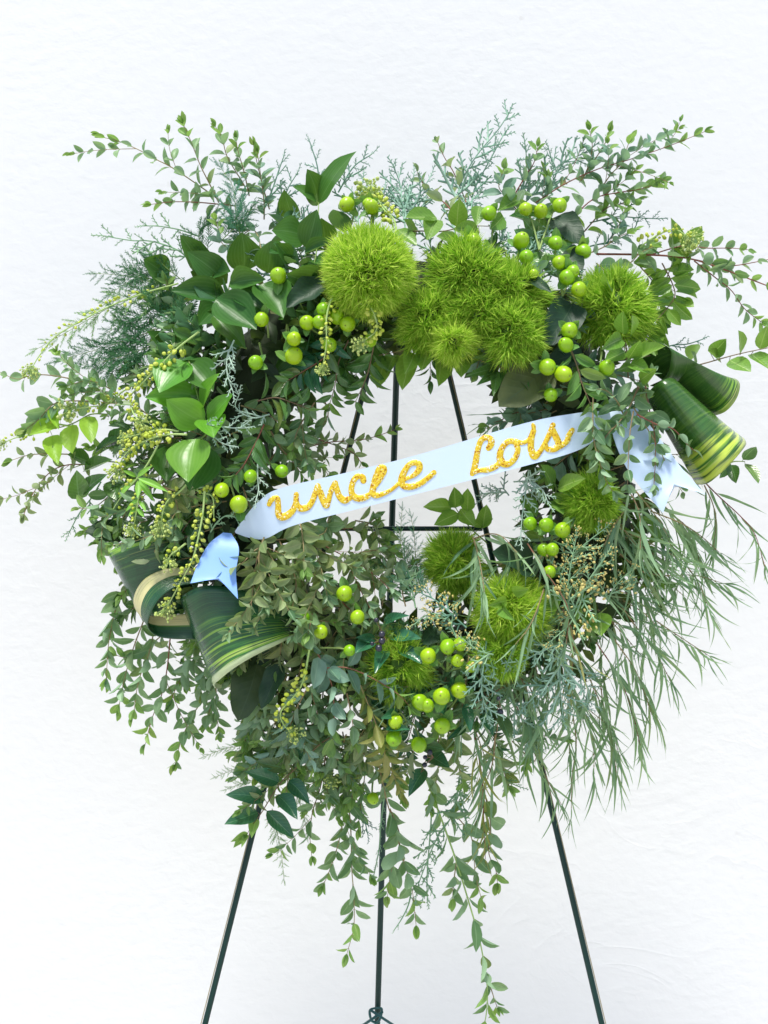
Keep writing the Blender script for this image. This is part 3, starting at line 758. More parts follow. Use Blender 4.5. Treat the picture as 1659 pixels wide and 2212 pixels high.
    stroke(mb, 'E', '650,893,1.2 645,872,1.1 615,868,1.1 590,895,1.1 578,940,1.1 585,978,1.2 615,998,1.3 655,994,1.2 690,975,1.0', Z)
    stroke(mb, 'E', '690,975,.9 715,930,1.0 748,880,1.2 772,835,1.2 768,815,1.1 748,822,1.3 730,865,1.4 712,920,1.3 705,960,1.2 722,980,1.2 765,972,.9 815,948,.7 855,915,.7', Z)
    stroke(mb, 'E', '855,915,.8 900,885,.7 950,860,.9 980,828,1.2 982,798,1.2 955,786,1.1 920,800,1.0 890,845,1.2 876,890,1.3 888,922,1.3 930,930,1.2 985,912,1.1 1030,880,1.0 1070,845,1.0', Z)
    part('lettering', mb.build('lettering', g), 'gold glitter script word uncle')
    mb = MB()
    stroke(mb, 'E', '1395,700,1.1 1410,675,1.3 1408,648,1.2 1380,636,1.1 1350,655,1.1 1332,705,1.1 1322,760,1.2 1312,810,1.2 1298,852,1.0', Z)
    stroke(mb, 'E', '1296,850,.8 1340,832,.9 1390,828,1.1 1440,806,1.1 1475,770,1.0', Z)
    stroke(mb, 'E', '1560,662,1.1 1515,660,1.1 1480,690,1.1 1462,740,1.3 1472,785,1.4 1510,795,1.2 1550,760,1.1 1568,710,1.1 1560,668,1.1 1600,668,.8 1635,650,.8', Z)
    stroke(mb, 'F', '240,655,.9 258,625,1.1 268,598,1.1', Z); stroke(mb, 'F', '266,562,.8 270,578,.9', Z)
    stroke(mb, 'F', '266,600,1 255,650,1.2 253,705,1.3 272,748,1.4 300,728,1.0 325,690,.9 352,640,1.0 378,585,1.1 385,562,1.0', Z)
    stroke(mb, 'F', '380,568,1.0 386,600,1.2 405,640,1.3 418,678,1.3 395,704,1.2 352,706,1.0 340,680,.9', Z); stroke(mb, 'F', '405,700,1.0 440,682,1.0 470,655,1.1 478,628,1.1 500,592,1.0', Z)
    part('lettering', mb.build('lettering', g), 'gold glitter script word Lois')
ribbon()

# ================================================================== FOLDED STRIPED LEAVES
def striped(name, cream=.16, lime=.5, seed=0, creamside=1, cc=(.70, .64, .30), yellow=0, b1=(.007, .058, .017), b2=(.018, .10, .030)):
    m, nt, N, L, bs = nodes(name)
    uvn = N.new('ShaderNodeUVMap'); sx = N.new('ShaderNodeSeparateXYZ'); L.new(uvn.outputs[0], sx.inputs[0])
    def stripes(scale, lo, hi, off):
        cb = N.new('ShaderNodeCombineXYZ'); L.new(math_(nt, 'MULTIPLY_ADD', sx.outputs[0], scale, off + seed), cb.inputs[0]); L.new(math_(nt, 'MULTIPLY', sx.outputs[1], 1.6), cb.inputs[1])
        n = N.new('ShaderNodeTexNoise'); n.inputs['Scale'].default_value = 1; n.inputs['Detail'].default_value = 3; L.new(cb.outputs[0], n.inputs['Vector']); return ramp(nt, n.outputs[0], lo, hi)
    col = mixc(nt, stripes(60, .4, .7, 0), b1, b2)
    side = sx.outputs[0] if creamside > 0 else math_(nt, 'SUBTRACT', 1, sx.outputs[0])
    zone = ramp(nt, side, 1 - lime, 1 - lime * .25)
    col = mixc(nt, math_(nt, 'MULTIPLY', stripes(13, .50, .62, 7), zone), col, (.05, .20, .03))
    col = mixc(nt, math_(nt, 'MULTIPLY', stripes(30, .53, .62, 11), zone), col, (.26, .46, .05))
    col = mixc(nt, math_(nt, 'MULTIPLY', stripes(44, .58, .66, 19), ramp(nt, side, 1 - lime * .6, 1)), col, (.62, .72, .20))
    if yellow: col = mixc(nt, math_(nt, 'MULTIPLY', stripes(20, .46, .56, 51), ramp(nt, side, .62, .75)), col, (.55, .68, .08))
    if cream:
        wob = math_(nt, 'ADD', side, math_(nt, 'MULTIPLY', math_(nt, 'SUBTRACT', stripes(14, .3, .7, 3), .5), .06))
        cm = math_(nt, 'MULTIPLY', ramp(nt, wob, 1 - cream, 1 - cream + .02), ramp(nt, stripes(40, .68, .62, 31), 0, 1))
        col = mixc(nt, cm, col, cc)
    L.new(col, bs.inputs['Base Color']); bs.inputs['Roughness'].default_value = .27; bs.inputs['Specular IOR Level'].default_value = .6; bs.inputs['Coat Weight'].default_value = .25; bs.inputs['Coat Roughness'].default_value = .2
    bp = N.new('ShaderNodeBump'); bp.inputs['Strength'].default_value = .3; bp.inputs['Distance'].default_value = .0007
    L.new(stripes(90, .2, .8, 5), bp.inputs['Height']); L.new(bp.outputs[0], bs.inputs['Normal'])
    return m
def fold(label, reg, a, b, mat, nu=48, nv=14, bulge=0):
    A = [P(*V(reg, q[0], q[1]), q[2] / 1000) for q in pts_of(a)]; B = [P(*V(reg, q[0], q[1]), q[2] / 1000) for q in pts_of(b)]
    c = sum(A, Vec()) / len(A); me = ruled('folded_leaf', A, B, mat, nu, nv, bulge); me.transform(Matrix.Translation(-c))
    o = bpy.data.objects.new('folded_leaf', me); C.objects.link(o); o.location = c
    s = o.modifiers.new('thickness', 'SOLIDIFY'); s.thickness = .0006; s.offset = 0
    return tag(o, label, 'folded leaf', 'folded striped leaves')
fold('largest folded dark green leaf with lime and white edge stripes at lower left', 'G',
     '1290,470,40 1160,400,62 960,330,78 760,310,84 640,365,78 620,395,60 650,400,34 900,330,18 1230,440,16',
     '1300,605,44 1220,648,66 1050,732,82 930,806,88 852,868,82 822,898,64 852,920,38 1065,872,20 1320,665,18', striped('striped_leaf_white_edge', .085, .75, 0, 1, (.55, .66, .36)))
fold('coiled leaf with a broad cream band rolled beside the largest folded leaf', 'G',
     '760,215,44 640,205,50 520,215,52 400,278,54 342,385,52 366,470,50 440,490,48 540,485,46 700,475,46',
     '790,300,58 690,300,64 590,320,68 505,378,70 455,450,70 425,545,64 470,604,58 560,626,54 710,630,52', striped('striped_leaf_cream_band', .46, .75, 40, -1))
fold('dark folded leaf with fine pale lines leaning left behind the coiled leaf', 'G',
     '640,-10,40 480,15,48 330,50,50 215,95,46 188,120,30 230,140,12 420,130,2 600,120,0',
     '720,420,30 620,470,40 520,510,44 430,525,40 395,520,28 420,500,12 520,480,2 650,450,0', striped('striped_leaf_dark', .0, .3, 80, -1))
fold('upper rolled dark green leaf at the right edge of the wreath', 'F',
     '860,170,20 900,100,32 990,70,44 1075,110,52 1080,190,50 1050,280,40 960,330,26',
     '1330,512,26 1410,480,40 1470,410,48 1492,330,46 1470,292,36 1440,300,18 1380,400,8', striped('striped_leaf_plain', .05, .25, 120, 1, (.3, .42, .1), 0, (.03, .10, .014), (.07, .16, .025)))
fold('lower rolled leaf with yellow green stripes at the right edge of the wreath', 'F',
     '935,400,36 965,350,52 1020,305,62 1080,285,58 1120,310,44 1100,380,26 1000,420,24',
     '1235,918,34 1310,905,58 1420,810,76 1500,720,72 1528,668,54 1480,640,24 1330,740,10', striped('striped_leaf_yellow', .0, .62, 160, 1, (.50, .58, .12), 1.0, (.03, .10, .014), (.07, .16, .025)))
# ================================================================== BERRIES
hyper('lone hypericum berry over the dark leaf at top left of the large dianthus', '749,442,17.5', (755, 500), 5)
hyper('two hypericum berries under the pale flower tuft at the top', '803,447,16 796,440,14', (800, 500), 5)
hyper('hypericum berry standing just left of the top right berry row', '1056,461,17.5', (1060, 530), 3)
hyper('row of three large hypericum berries highest at top right', '1135,452 1168,456 1209,444,18', (1165, 540), 4)
hyper('hypericum berry on the top edge of the middle dianthus', '1022,521', (1040, 580), 2)
hyper('two hypericum berries one above the other right of the middle dianthus', '1126,520 1137,555 1153,592,11', (1130, 610), 3)
hyper('hypericum berry cluster stepping down between middle and right dianthus', '1200,525 1208,567,16 1238,586,15 1225,599,18', (1215, 640), 4)
hyper('single hypericum berry above the right dianthus', '1260,543', (1255, 600), 5)
hyper('hypericum berry sunk into the left side of right dianthus', '1250,625,16', (1255, 670), 1)
hyper('hypericum berry in front of the big ruscus leaves at top left', '601,595,17', (640, 640), 2)
hyper('ripe hypericum berry hanging just under the lowest big ruscus leaf', '565,690,16', (580, 730), 1)
hyper('leftmost hypericum berry with three sepals above the hole', '552,783', (560, 740), 4)
hyper('pair of hypericum berries stacked at the upper left of hole', '635,732 635,768,18', (620, 700), 4)
hyper('row of hypericum berries behind hanging cress below the round dianthus', '663,697 690,695,15 699,668,16 728,684,18 751,700,16', (700, 720), 3)
hyper('hypericum berry behind the cress tip at upper left of hole', '712,745', (715, 710), 2)
hyper('hypericum berry behind curled cress under the round dianthus', '800,735,15', (800, 700), 2)
hyper('two hypericum berries with wide sepals left of the right dianthus base', '1230,714,18 1222,745,15', (1235, 780), 4)
hyper('three hypericum berries above the right end of ribbon', '1183,793 1217,808 1190,853,16', (1200, 760), 4)
hyper('single hypericum berry left of the upper rolled leaf', '1311,794', (1300, 760), 4)
hyper('two hypericum berries above the left end of ribbon', '479,1059 516,1089,18', (490, 1020), 1)
hyper('two shaded hypericum berries in the left inner edge of wreath', '541,1029,15 609,1018,15', (570, 990), 1)
hyper('row of three hypericum berries under the right half of ribbon', '1145,1131,15 1180,1134,16 1215,1145', (1180, 1190), 3)
hyper('hypericum berries among straw coloured buds right of the lower dianthus', '1193,1187,16 1175,1187,14 1187,1235,13', (1190, 1230), 2)
hyper('hypericum berry in bronze eucalyptus below the middle of hole', '744,1282', (745, 1330), 4)
hyper('hypericum berry beside a mauve leaf tip at bottom left of centre', '772,1333,16', (780, 1370), 2)
hyper('two half hidden hypericum berries right of the largest folded leaf', '657,1332,14 693,1365,15 755,1405,13', (690, 1400), 1)
hyper('hypericum berries beside the straw buds at bottom centre', '925,1417 967,1397,16 994,1392,14 988,1427,15 1018,1440,13', (965, 1450), 3)
hyper('largest cluster of hypericum berries low at bottom centre', '907,1517,19 923,1524,16 954,1504,18 992,1491,17', (950, 1560), 4)
hyper('hypericum berry with a ring of sepals low at bottom centre', '955,1568,19', (950, 1600), 5)
hyper('lowest trio of hypericum berries under the bottom of ring', '855,1560,16 851,1595,17 905,1609,18', (880, 1560), 2)
hyper('solitary hypericum berry hanging lowest near the easel back leg', '806,1725,13', (815, 1660), 2)

# ================================================================== DIANTHUS
dianthus('round bright green fringed dianthus at the top of wreath', 797, 588, 104, 'fringe', 430, 42, .85, .41)
dianthus('middle fringed dianthus under the top berry, darker and looser', 1010, 600, 88, 'fringedark', 330, 24, .55, .46, .06, 1, 16)
dianthus('ragged fringed dianthus right of the middle one, broken into tufts', 1104, 645, 80, 'fringedark', 300, 20, .55, .48, .1, 2, 14)
dianthus('ragged fringed dianthus hanging at the top edge of hole', 926, 692, 66, 'fringedark', 260, 22, .6, .5, .1, 3, 12)
dianthus('small fringed tuft drooping in the middle of the top hole edge', 982, 735, 44, 'fringe', 150, 34, .8, .6, .1, 4, 6)
dianthus('low ragged fringed dianthus above the right easel leg', 1112, 718, 66, 'fringedark', 240, 30, .7, .5, .1, 11, 10)
dianthus('frayed fringed dianthus filling between the middle blooms', 1030, 672, 64, 'fringedark', 220, 26, .7, .52, .1, 12, 9)
dianthus('fringed dianthus at right above the rolled leaves', 1322, 670, 86, 'fringedark', 330, 16, .75, .48, .1, 5, 14)
dianthus('fringed dianthus under the right end of ribbon', 1275, 1086, 58, 'fringedark', 250, 22, .7, .5, .08, 6, 9)
dianthus('soft fringed dianthus at the lower right edge of hole', 985, 1215, 64, 'fringedark', 300, 8, .75, .54, .08, 7, 11)
dianthus('full fringed dianthus at lower right among juniper', 1104, 1320, 72, 'fringe', 360, 20, .75, .52, .05, 8, 13)
dianthus('fringed dianthus tucked below the lower right one', 1085, 1415, 52, 'fringedark', 190, 22, .8, .54, .05, 9, 6)
dianthus('thin dark fringed dianthus behind glossy leaves at bottom centre', 868, 1440, 66, 'fringedark', 200, 12, .8, .54, .2, 10, 8)

# ================================================================== BROAD RUSCUS LEAVES
handleaves('dark ruscus rosette with the largest leaves at upper left', 'A', '1300,1400 1340,1250 1360,1100 1370,1060',
  '1210,1040>1068,790,125,-8 1350,1080>1110,890,140,2 1340,1150>1015,1125,130,3 1365,1085>1580,1055,105,6 1285,1170>1525,1355,175,12 1390,1115>1590,1262,125,4 1445,1010>1435,775,165,-4 1590,1020>1610,825,140,-2 1270,1270>1460,1465,110,-3 1230,1000>1370,1010,120,-12 1000,1060>850,935,140,-14 1110,1215>880,1215,130,-16 1410,1150>1500,1010,120,-8 1300,1220>1180,1330,120,-8 1420,1180>1560,1330,120,-8 1250,1080>1130,1010,120,-12', tilt=.14, up=.2)
handleaves('tall ruscus stem with the upright pointed leaf at top', 'B', '330,1060 370,900 380,700 385,600',
  '385,610>610,295,165,2 375,620>315,400,140,-6 370,595>230,505,85,4 305,805>105,765,150,0 310,870>375,640,120,6 300,895>480,825,65,8 215,960>130,840,85,4 240,720>180,520,120,-12 420,840>400,690,120,-8 540,780>470,640,110,-12 250,900>90,900,120,-8 360,940>480,1010,110,-8')
handleaves('shaded ruscus leaves beside the round dianthus', 'B', '300,1250 250,1150 200,1080 150,1050',
  '30,1090>175,1285,175,4 400,1085>190,1025,140,0 60,1230>-20,1350,110,-6 200,960>230,935,60,6 300,960>420,1080,120,-10')
handleaves('bright green ruscus leaves on the left side of ring', 'D', '1300,700 1230,560 1180,420 1130,200',
  '1115,185>945,372,185,6 ruscus:1120,180>1265,365,150,-4 ruscusl:1195,410>860,400,140,2 1215,550>985,410,150,8 1225,535>1270,640,140,12 1195,490>1305,255,110,2 1235,545>1390,375,100,4 ruscus:1010,150>868,5,110,-2 ruscus:1020,690>990,900,150,-10', 'ruscus', 'ruscusl')
handleaves('brightest drooping ruscus leaf at left with a bluish leaf behind', 'D', '1240,600 1200,640 1165,650', '1162,645>1118,905,195,16 ruscus:1250,700>1125,955,185,6', 'ruscus', 'ruscusl', tilt=.1)
handleaves('pale yellow green toothed leaves hanging at far left', 'D', '640,500 540,500 430,555 300,590 180,610',
  '430,560>430,735,112,10 530,510>542,675,100,12 310,625>345,800,105,8 345,560>175,625,85,8 310,470>350,590,60,4', 'myrtle', 'pale', 'pale_leaf_branch', 'leafy branch', tilt=.15)
handleaves('dark oval leaves spread on the left outside of ring', 'D', '800,800 640,780 520,790 400,830',
  '470,1005>455,830,118 490,970>640,855,80 500,840>670,770,85 540,790>400,740,110 600,700>720,690,100 640,660>790,600,90 560,740>740,640,80 670,890>690,1010,120 640,930>740,1000,90', 'myrtle', 'privet', 'laurel_sprig', 'leafy sprig')

# ================================================================== GLOSSY LEAF SPRIGS
handleaves('olive leaves hanging in a row from the top edge of hole', 'E', '1340,50 1150,100 960,110 740,150',
  '930,130>880,358,115,2 950,140>895,262,105,10 1030,110>995,242,100,4 1110,165>1095,335,100,6 1235,130>1230,282,95,2 1300,10>1235,165,95,8 770,180>735,345,115,-2 1310,110>1290,205,90,-4 840,150>790,260,90,-6', 'myrtle', 'myrtle', 'laurel_sprig', 'leafy sprig', 'stem_brown', tilt=.2)
handleaves('glossy narrow leaves reaching right along the top hole edge', 'E', '1640,260 1500,230 1400,200 1290,160',
  '1460,210>1295,165,60,6 1430,230>1250,275,60,4 1440,245>1320,330,50,4 1440,240>1420,395,60,8 1490,240>1500,340,55,6 1520,200>1640,150,60,2 1380,200>1500,150,60,4 1550,280>1640,380,55', 'privet', 'privet', 'laurel_sprig', 'leafy sprig', 'stem_brown')
sprig('glossy recurved privet sprig hanging into the upper left of hole', 'E', '720,40 690,200 660,300 600,430', 165, 68, 62, 'privet', 'privet', 'privet', 'stem_brown', (10, 24), 'privet_sprig', 'privet', ang=65, flat=1, petiole=.04, tip=False)
sprig('second privet sprig with brown stalk left of the hanging one', 'E', '480,60 420,160 300,240 200,300', 170, 68, 60, 'privet', 'darkprivet', 'privet', 'stem_red', (6, 20), 'privet_sprig', 'privet', ang=60, flat=1, petiole=.04, tip=False)
sprig('short privet sprig below the stacked berries', 'E', '560,60 500,200 480,330 440,470', 150, 60, 55, 'privet', 'privet', 'myrtle', 'stem_brown', (4, 12), 'privet_sprig', 'privet', ang=60, flat=1, petiole=.04)
sprig('privet sprig on a reddish stalk at the inner left edge', 'E', '60,560 0,690 -60,800 -110,860', 160, 66, 62, 'privet', 'privet', 'privet', 'stem_red', (16, 26), 'privet_sprig', 'privet', ang=50, flat=1, petiole=.04, tip=False)
sprig('privet sprig below the bright ruscus at inner left', 'E', '20,420 120,400 200,420 330,470', 160, 66, 62, 'privet', 'privet', 'privet', 'stem_brown', (12, 26), 'privet_sprig', 'privet', ang=60, flat=1, petiole=.04, tip=False)
handleaves('dark toothed leaves in two rows on the sprig at lower left', 'J', '900,-40 830,10 700,140 600,240 500,400 440,480',
  '660,145>460,100,85 600,222>398,160,92 520,328>283,298,98 475,402>276,474,100 660,215>785,355,90 595,300>712,446,95 528,393>692,556,90 745,75>640,30,75 euctip:465,440>438,556,58 euctip:415,525>312,578,40 euctip:400,545>330,614,40 euctip:408,540>378,614,34', 'privet', 'darkprivet', 'privet_sprig', 'privet', 'stem_brown', (18, 26), (20, 34), tilt=.12, up=.55)
handleaves('dark privet leaves fanned round the black fruits', 'H', '560,760 510,690 480,640',
  '500,615>692,625,75,4 550,695>700,778,80,8 400,625>298,715,90,4 475,700>415,835,75,6 470,560>625,490,75,0 420,640>300,620,60', 'privet', 'darkprivet', 'privet_sprig', 'privet', 'stem_brown')
handleaves('dark privet leaves under the lowest berries', 'H', '780,1220 740,1300 690,1420',
  '700,1265>832,1285,75,6 730,1310>862,1392,95,4 715,1400>615,1565,85,4 560,1080>450,1100,60,8 490,1140>628,1165,60,12 820,950>830,1080,90,-6 900,1000>870,850,90,-4 690,900>640,1000,90,-6', 'privet', 'darkprivet', 'privet_sprig', 'privet', 'stem_brown')
handleaves('three long strap leaves hanging right of the lowest berries', 'H', '1100,980 1060,1030 1000,1040', '960,1010>985,1185,62,8 1045,1080>1118,1205,66,8 1150,1070>1222,1250,74,10 950,1150>840,1230,40,4', 'privet', 'darkprivet', 'privet_sprig', 'privet', 'stem_brown', tilt=.15)
handleaves('six sunlit laurel leaves standing inside the lower right of hole', 'E', '1380,1260 1290,1180 1220,1090 1190,1040',
  '1175,1050>1003,1050,85 1215,1090>1068,1158,85 1195,1055>1188,930,88 1265,1075>1270,938,85 1225,1062>1312,1165,95,-4 1360,1175>1382,1035,85 1300,1160>1420,1120,70,-6', 'myrtle', 'myrtle', 'laurel_sprig', 'leafy sprig', lift=(0, 8), leaflift=(4, 12), tilt=.2)
handleaves('light laurel leaves under the right half of ribbon', 'F', '360,1120 390,1020 400,940 380,870',
  '385,960>308,798,105,6 410,945>576,880,92,8 420,950>502,995,75,10 335,1020>445,1095,95,6 375,970>505,1060,90,2 210,990>285,1110,90,-6 300,1030>260,920,80,-6', 'myrtle', 'myrtle', 'laurel_sprig', 'leafy sprig')
sprig('arching laurel sprig with paired leaves at the right shoulder', 'C', '1030,960 1090,1080 1100,1170 1000,1300 920,1440', 150, 72, 58, 'myrtle', 'myrtle', 'myrtle', 'stem_brown', (6, 20), 'laurel_sprig', 'leafy sprig', ang=75, flat=1, petiole=.04, taper=.1)
sprig('second laurel sprig behind the right dianthus', 'C', '900,980 980,1080 1010,1200 970,1330', 130, 66, 52, 'myrtle', 'myrtle', 'privet', 'stem_brown', (0, 8), 'laurel_sprig', 'leafy sprig', ang=75, flat=1, petiole=.04, taper=.1)
handleaves('upright pair of laurel leaves in front of the right dianthus', 'C', '830,1640 820,1540 815,1450 790,1380',
  '800,1380>800,1243,82,26 840,1400>850,1268,82,26 792,1410>668,1472,82,22 810,1485>688,1540,82,18 830,1505>950,1412,90,22 740,1120>690,1020,70,30 790,1130>860,1060,70,30 840,1560>760,1600,80 950,1450>1055,1390,85,4 ', 'myrtle', 'myrtle', 'laurel_sprig', 'leafy sprig', 'stem_brown')
handleaves('laurel branch reaching out of frame at the right', 'C', '1180,1580 1280,1555 1480,1500 1720,1450',
  '1320,1500>1412,1408,90 1380,1550>1300,1480,80 1490,1505>1482,1358,90 1430,1535>1558,1605,115 1560,1500>1665,1590,110 1610,1470>1660,1325,90 1200,1540>1240,1440,80 1230,1580>1200,1480,70', 'myrtle', 'myrtle', 'laurel_sprig', 'leafy sprig', 'stem_brown', (10, 20), tilt=.15)
handleaves('two large upright laurel leaves at the upper right edge', 'C', '1020,1120 1060,1040 1090,960', '1085,1005>1082,688,120 1165,880>1268,738,92 1120,860>1190,960,80 1090,1010>1220,1000,90 1110,1130>1240,1170,90 960,960>860,960,90 1130,1190>1220,1220,90', 'myrtle', 'myrtle', 'laurel_sprig', 'leafy sprig', 'stem_brown', (4, 8), (4, 12))
handleaves('small laurel tip right of the lower rolled leaf', 'F', '1400,800 1460,780 1520,780', '1510,770>1590,692,85 1522,792>1602,912,80 1440,800>1470,910,70 1430,780>1370,880,60', 'myrtle', 'privet', 'laurel_sprig', 'leafy sprig', 'stem_green', (0, 6), (2, 8))
handleaves('broad olive leaves on the twig between the top dianthus blooms', 'B', '830,800 950,770 1120,770 1260,740 1400,740',
  '1085,690>900,688,115,4 1085,700>1025,825,105,2 850,760>968,855,85,2 1205,745>1220,575,105,2 1250,870>1082,800,100,6 1340,780>1180,760,85,2 1580,575>1450,650,85 1420,870>1370,900,90,8 960,800>890,700,80,-4 1340,620>1320,740,80,-4 1480,680>1400,760,90,-4', 'myrtle', 'myrtle', 'laurel_sprig', 'leafy sprig', 'stem_brown')
handleaves('scattered olive leaves hidden under the willow foliage at right', 'I', '620,560 660,480 700,440', '660,470>670,610,120,6 400,350>360,510,80,2 620,560>580,580,90,4', 'myrtle', 'myrtle', 'laurel_sprig', 'leafy sprig')

# ================================================================== BIG DARK SALAL LEAVES
for lab, reg, path, lv in (
 ('large dark salal leaf above the middle of ribbon', 'F', '360,200 340,230', '345,215>60,455,240,6'),
 ('dusky salal leaf standing between middle and right dianthus', 'C', '500,1190 490,1200', '500,1195>325,1450,190,-4'),
 ('toothed dark salal leaf among the top right berries', 'C', '380,700 390,700', '385,690>565,860,170,-6 440,900>560,1000,150,-8'),
 ('narrow blue salal leaf under the paired berries', 'C', '200,1050 195,1050', '195,1055>375,1135,75,12'),
 ('veined salal leaf hanging below the largest folded leaf', 'G', '1080,760 1080,770', '1075,775>960,1115,200,2'),
 ('olive salal leaf edge right of the hanging salal', 'G', '1230,760 1220,770', '1215,775>1100,1045,110,4'),
 ('teal salal leaf right of the soft dianthus', 'H', '1350,230 1340,220', '1350,215>1112,110,180,8'),
 ('folded salal leaf at the lower edge of the round dianthus', 'B', '430,1080 425,1085', '430,1085>190,1225,135,6'),
 ('dark salal leaf poking out left of the folded leaves', 'D', '760,1200 720,1190', '740,1195>505,1200,150,-4'),
 ('dark salal leaf in shade under the middle dianthus', 'C', '560,1500 540,1500', '560,1500>340,1560,150,-4'),
 ('dark salal leaf under the berry row at bottom', 'H', '780,560 770,560', '780,560>700,660,120,-8'),
 ):
    handleaves(lab, reg, path, lv, 'salal', 'salal', 'salal_leaf', 'salal', 'stem_green', tilt=.15)
# ================================================================== BLACK FRUITS
def fruits(label, reg, pts):
    q = pts_of(pts); p0 = V(reg, q[0][0] + 20, q[0][1] + 30); B = P(*p0, surf(*p0) + .02); root = thing('black_fruit_twig', label, 'fruit', B); mb = MB()
    for z in q:
        x, y = V(reg, *z[:2]); c = P(x, y, surf(x, y) + .032); mb.tube([B, c], 2 * S, 1.2 * S, 4)
        m2 = MB(); m2.ball(Vec((0, 0, 0)), z[2] * PX, 0, None, 10, 8); link('fruit', m2.build('fruit', PM['blackberry']), root, Matrix.Translation(c))
    me = mb.build('stem', PM['stem_brown']); me.transform(Matrix.Translation(-B)); o = bpy.data.objects.new('stem', me); C.objects.link(o); o.parent = root
fruits('four blue black fruits among dark privet leaves at bottom centre', 'H', '458,600,19 458,640,19 440,682,20 425,515,14 400,655,12')
fruits('single blue black fruit above the long strap leaves', 'H', '1160,1062,19 1150,980,12')
fruits('blue black fruits under the lowest berries', 'H', '742,1300,17 712,1375,15 715,1330,13')
# ================================================================== EUCALYPTUS
E = sprig
E('long eucalyptus sprig reaching furthest up and left', 'A', '1380,680 1320,600 1050,410 930,345 820,285 700,235 600,210', 105, 44, 105, twigs=3, lift=(4, 20))
E('upright eucalyptus shoot with a pale tip, second from the left at top', 'A', '1300,600 1240,480 1190,380 1135,240 1085,130', 100, 46, 80)
E('eucalyptus shoot with a bent pale tip at top left', 'A', '1460,520 1440,480 1350,330 1320,220 1280,150', 95, 46, 75)
E('rightmost short eucalyptus shoot of the top left fan', 'A', '1600,640 1560,500 1530,380 1505,260', 95, 42, 80)
E('short eucalyptus shoot inside the top left fan', 'A', '1480,560 1450,420 1415,300 1400,220', 90, 40, 70)
E('sideways eucalyptus shoot ending in one pale leaf at upper left', 'A', '1400,620 1200,600 1030,595 900,610', 95, 50, 85, stem='stem_red')
E('bluish eucalyptus beside the tall ruscus leaf', 'B', '60,700 60,600 40,440 20,300', 90, 45, 60, mat='eucblue')
E('bluish eucalyptus behind the fern at top left', 'A', '1560,900 1500,760 1340,860 1280,700', 90, 45, 60, mat='eucblue')
E('wispy eucalyptus stem running out of frame at left', 'D', '600,330 350,275 200,265 100,290 -20,240', 105, 48, 110)
E('round leaved eucalyptus at far left above the pale leaves', 'D', '560,420 340,430 230,530 150,590', 110, 75, 75, 'eucround')
E('red stalked eucalyptus drooping furthest left', 'D', '560,800 400,800 290,850 190,980 140,1100', 80, 40, 65, stem='stem_red', mat='eucbrown', tipmat='eucbrown', twigs=2)
E('thin eucalyptus pointing left below the pale leaves', 'D', '500,740 330,735 180,740 60,775', 85, 42, 85, mat='eucbrown')
E('eucalyptus hanging beside the juniper tip at left', 'D', '720,900 640,990 560,1050 470,1060', 105, 55, 80, 'eucround')
E('eucalyptus tip dangling over the dark salal at left', 'D', '680,1040 620,1150 603,1220 605,1340', 90, 48, 70)
E('red stalked eucalyptus crossing the dark folded leaf', 'D', '1010,1150 920,1310 820,1460 720,1580', 100, 45, 75, stem='stem_red', mat='eucbrown')
E('eucalyptus on the upper left of ring under the plume', 'D', '760,420 620,330 520,300 400,330', 95, 52, 60, twigs=2)
E('eucalyptus on the left of ring above cress', 'D', '900,520 800,450 700,440 560,420', 95, 52, 60, twigs=2, mat='euc')
E('eucalyptus on the left of ring beneath cress', 'D', '980,900 860,960 760,1060 700,1180', 100, 48, 60, twigs=2)
E('bronze eucalyptus beneath the yellow berries of cress', 'D', '1000,760 960,900 1040,1000 1060,1120', 95, 45, 60, mat='eucbrown', twigs=1)
E('eucalyptus leaves between ruscus and left berries', 'D', '1150,1000 1040,1090 980,1200 900,1260', 100, 50, 65, twigs=2)
# drooping at lower left
E('outermost drooping eucalyptus at lower left', 'G', '330,240 250,400 210,560 190,680 178,880', 112, 46, 82, lift=(0, 6))
E('second drooping eucalyptus from the left at lower left', 'G', '400,520 340,680 290,850 250,1050', 108, 46, 68, lift=(0, 6))
E('third drooping eucalyptus from the left at lower left', 'G', '460,590 430,720 370,880 340,1080', 108, 46, 64, lift=(0, 6))
E('longest drooping eucalyptus at lower left', 'G', '560,600 540,800 510,950 450,1100 412,1250', 112, 48, 76, lift=(0, 6), stem='stem_red', twigs=1)
E('drooping eucalyptus under the edge of largest folded leaf', 'G', '700,680 640,830 600,900 560,1010', 108, 46, 66, lift=(-4, 4))
E('eucalyptus trailing to the lowest point at lower left', 'G', '820,820 780,950 690,1080 620,1240 588,1370', 108, 56, 82, lift=(0, 8))
E('short eucalyptus below the tip of largest folded leaf', 'G', '830,900 800,1020 772,1130', 112, 56, 60, lift=(0, 6))
E('small eucalyptus twig with a thin tip below the folded leaf', 'G', '830,920 832,1060 850,1190', 90, 40, 62, lift=(-4, 4))
E('dark eucalyptus behind the coil at lower left', 'G', '560,560 420,680 330,740 220,720', 100, 46, 60, lift=(-14, -6))
E('dark eucalyptus twig behind the largest folded leaf', 'G', '760,640 700,740 640,860 650,900', 100, 48, 56, lift=(-14, -6))
